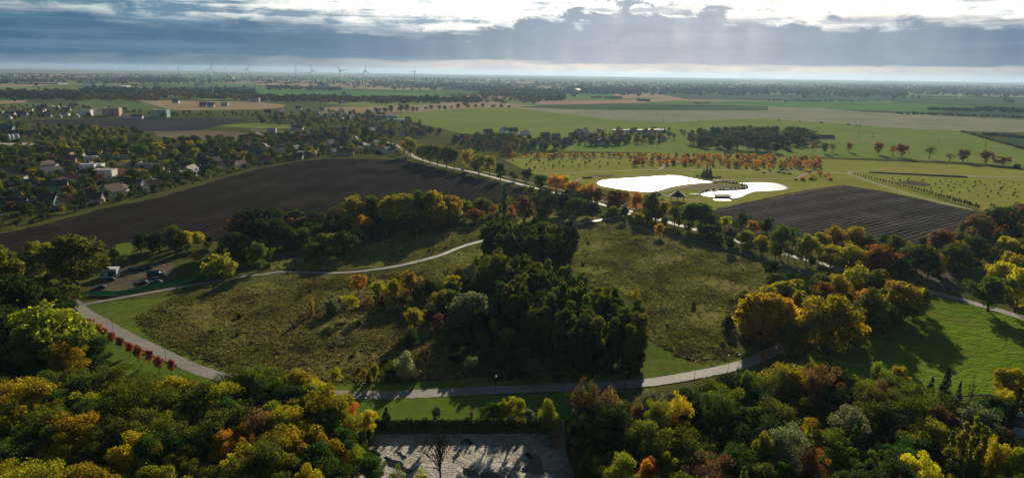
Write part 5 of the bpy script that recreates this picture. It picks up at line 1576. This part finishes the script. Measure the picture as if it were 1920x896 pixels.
for y in (-1.55, 1.55):
    mesh_obj('handrail', MB().tube([(x, y, 1.6 * (1 - (x / 7.5) ** 2) + 1.35) for x in (-6, -3, 0, 3, 6)], [.07] * 5, 5).mesh('handrail', M['dark']), br)


def bench(px, py, rot, label, mat, sc=1.0, z=0.0):
    o = thing('bench', label, 'bench', P(px, py, z) + Vector((0, 0, 0.02)), rot, None, (sc, sc, sc))
    for i in range(3):
        mesh_obj('seat_slat', MB().box(-.95, .95, -.07, .07, .43, .47).mesh('seat_slat', mat), o, loc=(0, -.18 + i * .17, 0))
    for i in range(2):
        mesh_obj('back_slat', MB().box(-.95, .95, -.02, .02, -.07, .07).mesh('back_slat', mat), o, loc=(0, .28, .65 + .18 * i))
    for x in (-.75, .75):
        mesh_obj('leg', MB().box(-.05, .05, -.25, .3, 0, .43).mesh('bench_leg', M['dark']), o, loc=(x, 0, 0))


bench(686, 746, 3.14, 'dark slatted bench on the path edge beside the lamp', M['dark'], 1.2)
for x, lb in ((1296, 'white bench nearest the pavilion on the pond lawn'), (1301, 'middle white bench on the pond lawn'), (1306, 'white bench on the pond lawn nearest the dark deck')):
    bench(x, 366, 0.2, lb, M['white'], 1.7)

# ramp from the path down to the mud lot, with railing
rp0, rp1, rp2, rp3 = P(1058, 735), P(1050, 770), P(1046, 790), P(1046, 842, LOT_Z)
rv = []
for p in (rp0, rp1, rp2, rp3):
    rv += [p + Vector((-2.2, 0, 0.07)), p + Vector((2.2, 0, 0.07))]
M['ramp'] = mat_soil('brown_ramp', (0.16, 0.09, 0.06), (0.30, 0.19, 0.13), 0.1, 0.5, 2.0, 0.05)
kind(mesh_obj('ramp_path', new_mesh('ramp_path', rv, [(0, 1, 3, 2), (2, 3, 5, 4), (4, 5, 7, 6)], M['ramp'])), 'structure')
rl = thing('railing', 'brown post railing down the side of the ramp to the mud', 'railing', rp1 + Vector((-2.3, 0, 0)))
for i in range(9):
    t = i / 8
    q = (rp1.lerp(rp2, t / 0.4) if t < 0.4 else rp2.lerp(rp3, (t - 0.4) / 0.6)) - rp1
    mesh_obj('post', MB().box(-.07, .07, -.07, .07, -.1, 1.15).mesh('railing_post', M['wood']), rl, loc=q)
a, b, c = Vector((0, 0, 1.1)), rp2 - rp1 + Vector((0, 0, 1.1)), rp3 - rp1 + Vector((0, 0, 1.1))
mesh_obj('handrail', MB().tube([a, b, c], [.06] * 3, 6).mesh('handrail', M['wood']), rl)
mesh_obj('handrail', MB().tube([a - Vector((0, 0, .5)), b - Vector((0, 0, .5)), c - Vector((0, 0, .5))], [.05] * 3, 6).mesh('midrail', M['wood']), rl)

# flat-roofed building at the wood's edge
fb = thing('house', 'pale blue-grey flat-roofed building with dark sunken roof terrace in the wood', 'house', P(1930, 838), RAD(-38))
mesh_obj('wall', MB().box(-9, 9, -6, 6, -.2, 6.4).mesh('annex_wall', M['wall']), fb, color=(0.42, 0.50, 0.58))
pr = MB().box(-9.1, 9.1, -6.1, -5.5, 6.4, 7.4).box(-9.1, 9.1, 5.5, 6.1, 6.4, 7.4).box(-9.1, -8.5, -5.5, 5.5, 6.4, 7.4).box(8.5, 9.1, -5.5, 5.5, 6.4, 7.4)
p_ = mesh_obj('parapet', pr.mesh('annex_parapet', M['wall']), fb, color=(0.45, 0.53, 0.60))
mesh_obj('roof', MB().box(-8.5, 8.5, -5.5, 5.5, 6.42, 6.5).mesh('annex_roof', M['wall']), fb, color=(0.03, 0.033, 0.04))
mesh_obj('skylight', MB().box(-1.5, 1.5, -1, 1, 6.5, 7.0).mesh('skylight', M['white']), fb)
for x in (-6, -2, 2, 6):
    mesh_obj('window', WIN, fb, loc=(x, -6.03, 3.2))
EXCL.append([(fb.location.x + u, fb.location.y + v) for u, v in ((-12, -12), (12, -12), (12, 12), (-12, 12))])

# walker on the path
pm, pt_, po = mat_new('walker_clothes')
pb = principled(pt_, po, 0.9, 0.1)
px_ = pt_.nodes.new('ShaderNodeSeparateXYZ')
pt_.links.new(pt_.nodes.new('ShaderNodeTexCoord').outputs['Object'], px_.inputs[0])
zc_ = E(px_.outputs[2])
cc_ = emix(zc_._op('GREATER_THAN', 0.86), (0.03, 0.035, 0.05), (0.035, 0.04, 0.045))
cc_ = emix(zc_._op('GREATER_THAN', 1.49), cc_, (0.45, 0.28, 0.20))
cc_ = emix(zc_._op('GREATER_THAN', 1.68), cc_, (0.04, 0.025, 0.018))
pt_.links.new(cc_, pb.inputs['Base Color'])
jv = [(0, 0, .95), (0, 0, 1.2), (0, 0, 1.42), (0, 0, 1.53), (0, -.02, 1.64), (0, 0, 1.75), (-.19, 0, 1.40), (-.26, .05, 1.12), (-.25, -.1, .90), (.19, 0, 1.40), (.26, -.05, 1.12), (.25, -.12, .92), (-.1, 0, .9), (-.11, -.16, .5), (-.11, -.10, .07), (-.11, -.27, .04), (.1, 0, .9), (.11, .12, .5), (.11, .30, .09), (.11, .16, .04)]
je = [(0, 1), (1, 2), (2, 3), (3, 4), (4, 5), (2, 6), (6, 7), (7, 8), (2, 9), (9, 10), (10, 11), (0, 12), (12, 13), (13, 14), (14, 15), (0, 16), (16, 17), (17, 18), (18, 19)]
jr = [.16, .15, .17, .065, .11, .07, .085, .06, .045, .085, .06, .045, .11, .075, .05, .04, .11, .075, .05, .04]
pme = bpy.data.meshes.new('walker')
pme.from_pydata(jv, je, [])
pme.materials.append(pm)
wk = mesh_obj('person', pme, loc=P(715, 744.5) + Vector((0, 0, 0.07)), rot=(0, 0, 0.5))
sk = wk.modifiers.new('skin', 'SKIN')
for i, r in enumerate(jr):
    pme.skin_vertices[0].data[i].radius = (r, r * 0.85)
pme.skin_vertices[0].data[0].use_root = True
wk.modifiers.new('sub', 'SUBSURF').levels = 1
tag(wk, 'person in dark clothes walking along the main path', 'person')


# ------------------------------------------------------------------ tussocks on the meadows (one mass of grass each)
def tussocks(name, pts, n, hr, col, blades=6):
    poly = [(p.x, p.y) for p in pts]
    x0, x1 = min(p[0] for p in poly), max(p[0] for p in poly)
    y0, y1 = min(p[1] for p in poly), max(p[1] for p in poly)
    q = NR.uniform((x0, y0), (x1, y1), (n * 3, 2))
    ins_ = np.zeros(len(q), bool)
    for i in range(len(poly)):
        ax, ay = poly[i]
        bx, by = poly[(i + 1) % len(poly)]
        if ay == by:
            continue
        hit = ((ay > q[:, 1]) != (by > q[:, 1])) & (q[:, 0] < (bx - ax) * (q[:, 1] - ay) / (by - ay) + ax)
        ins_ ^= hit
    q = q[ins_][:n]
    q = q + NR.normal(size=q.shape) * 1.6 * (NR.random((len(q), 1)) < 0.6)
    # patchy cover
    ph = np.sin(q[:, 0] * 0.11 + 1.3 * np.sin(q[:, 1] * 0.07)) + np.sin(q[:, 1] * 0.13 + np.sin(q[:, 0] * 0.05) * 2)
    q = q[(ph + NR.normal(size=len(q)) * 0.9) > -0.6]
    for pts_r, hw in ROADS:
        a = np.array(pts_r)
        for i in range(len(a) - 1):
            d = a[i + 1] - a[i]
            L2 = (d ** 2).sum()
            if L2 == 0:
                continue
            t = np.clip(((q - a[i]) @ d) / L2, 0, 1)
            q = q[np.hypot(*(q - a[i] - t[:, None] * d).T) > hw]
    m = len(q)
    h = NR.uniform(hr[0], hr[1], m)
    ang = NR.uniform(0, 6.283, (m, blades))
    lean = NR.uniform(0.5, 1.5, (m, blades)) * h[:, None]
    ca, sa = np.cos(ang), np.sin(ang)
    wv = h[:, None] * 0.5
    base = np.stack([q[:, 0][:, None] + ca * h[:, None] * 0.25, q[:, 1][:, None] + sa * h[:, None] * 0.25], -1)
    v = np.zeros((m, blades, 3, 3))
    v[:, :, 0, 0], v[:, :, 0, 1] = base[..., 0] - sa * wv, base[..., 1] + ca * wv
    v[:, :, 1, 0], v[:, :, 1, 1] = base[..., 0] + sa * wv, base[..., 1] - ca * wv
    v[:, :, 2, 0], v[:, :, 2, 1] = base[..., 0] + ca * lean, base[..., 1] + sa * lean
    v[:, :, 2, 2] = h[:, None] * NR.uniform(0.35, 0.8, (m, blades))
    v[:, :, :2, 2] = 0.0
    me = np_mesh(name, v.reshape(-1, 3), m * blades, 3, [M['tuft']])
    return kind(mesh_obj(name, me, color=col), 'stuff')


tussocks('meadow_grass', MEADOWS[0], 26000, (0.3, 1.25), (0.27, 0.235, 0.07))
tussocks('meadow_grass', MEADOWS[1], 30000, (0.3, 1.3), (0.29, 0.285, 0.068))
tussocks('meadow_grass', MEADOWS[2], 9000, (0.4, 1.0), (0.27, 0.26, 0.06))
tussocks('meadow_grass', MEADOWS[3], 5000, (0.4, 1.0), (0.27, 0.25, 0.06))
for col, n in (('olive', 26), ('dark', 14), ('brown', 14)):
    fill(MEADOW_PX[0][0], 8, (1.2, 2.4), {col: 1}, dict(shrub=1), 'scattered in the brown meadow', n=n // 2, name='meadow_shrub')
    fill(MEADOW_PX[1][0], 8, (1.0, 2.4), {col: 1}, dict(shrub=1), 'scattered in the green meadow', n=n // 2, name='meadow_shrub')
    fill(MEADOW_PX[2][0], 8, (1.2, 2.8), {col: 1}, dict(shrub=1), 'scattered above the footpath', n=n // 2, name='meadow_shrub')

# ------------------------------------------------------------------ look-alike trees are told apart by the tree beside them
SHORT = dict(shrub='shrub', poplar='poplar', spruce='spruce')
same = {}
for o, c, k in TREES:
    same.setdefault(o['label'], []).append((o, c, k))
grid = {}
for o, c, k in TREES:
    grid.setdefault((int(o.location.x // 16), int(o.location.y // 16)), []).append((o, c, k))
for lab, mem in same.items():
    if len(mem) < 2 or len({m[0]['group'] for m in mem}) > 1:
        continue
    for o, c, k in mem:
        if math.hypot(o.location.x, o.location.y) > 700 or o.name.startswith('maple_sapling'):
            continue
        gx, gy = int(o.location.x // 16), int(o.location.y // 16)
        near = sorted(((q[0].location - o.location).length, q[1], SHORT.get(q[2], 'tree'), i) for a in (-1, 0, 1) for b in (-1, 0, 1)
                      for i, q in enumerate(grid.get((gx + a, gy + b), ())) if q[0] is not o and (q[1] != c or SHORT.get(q[2]) != SHORT.get(k)))
        if near and near[0][0] < 14:
            w = CN[near[0][1]]
            new = lab + (' next to an ' if w[0] in 'aeio' else ' next to a ') + w + ' ' + near[0][2]
            if len(new.replace('-', ' ').split()) <= 16:
                o['label'] = new

# ------------------------------------------------------------------ haze
hz, ht, ho = mat_new('haze_air')
pv = ht.nodes.new('ShaderNodeVolumePrincipled')
pv.inputs['Color'].default_value = (0.38, 0.55, 0.78, 1)
pv.inputs['Density'].default_value = 3.5e-5
pv.inputs['Anisotropy'].default_value = 0.4
ht.links.new(pv.outputs[0], ho.inputs['Volume'])
hb = MB().box(-FARD - 500, FARD + 500, -3600, FARD + 500, -4.5, 175)
kind(mesh_obj('haze', hb.mesh('haze', hz)), 'stuff')
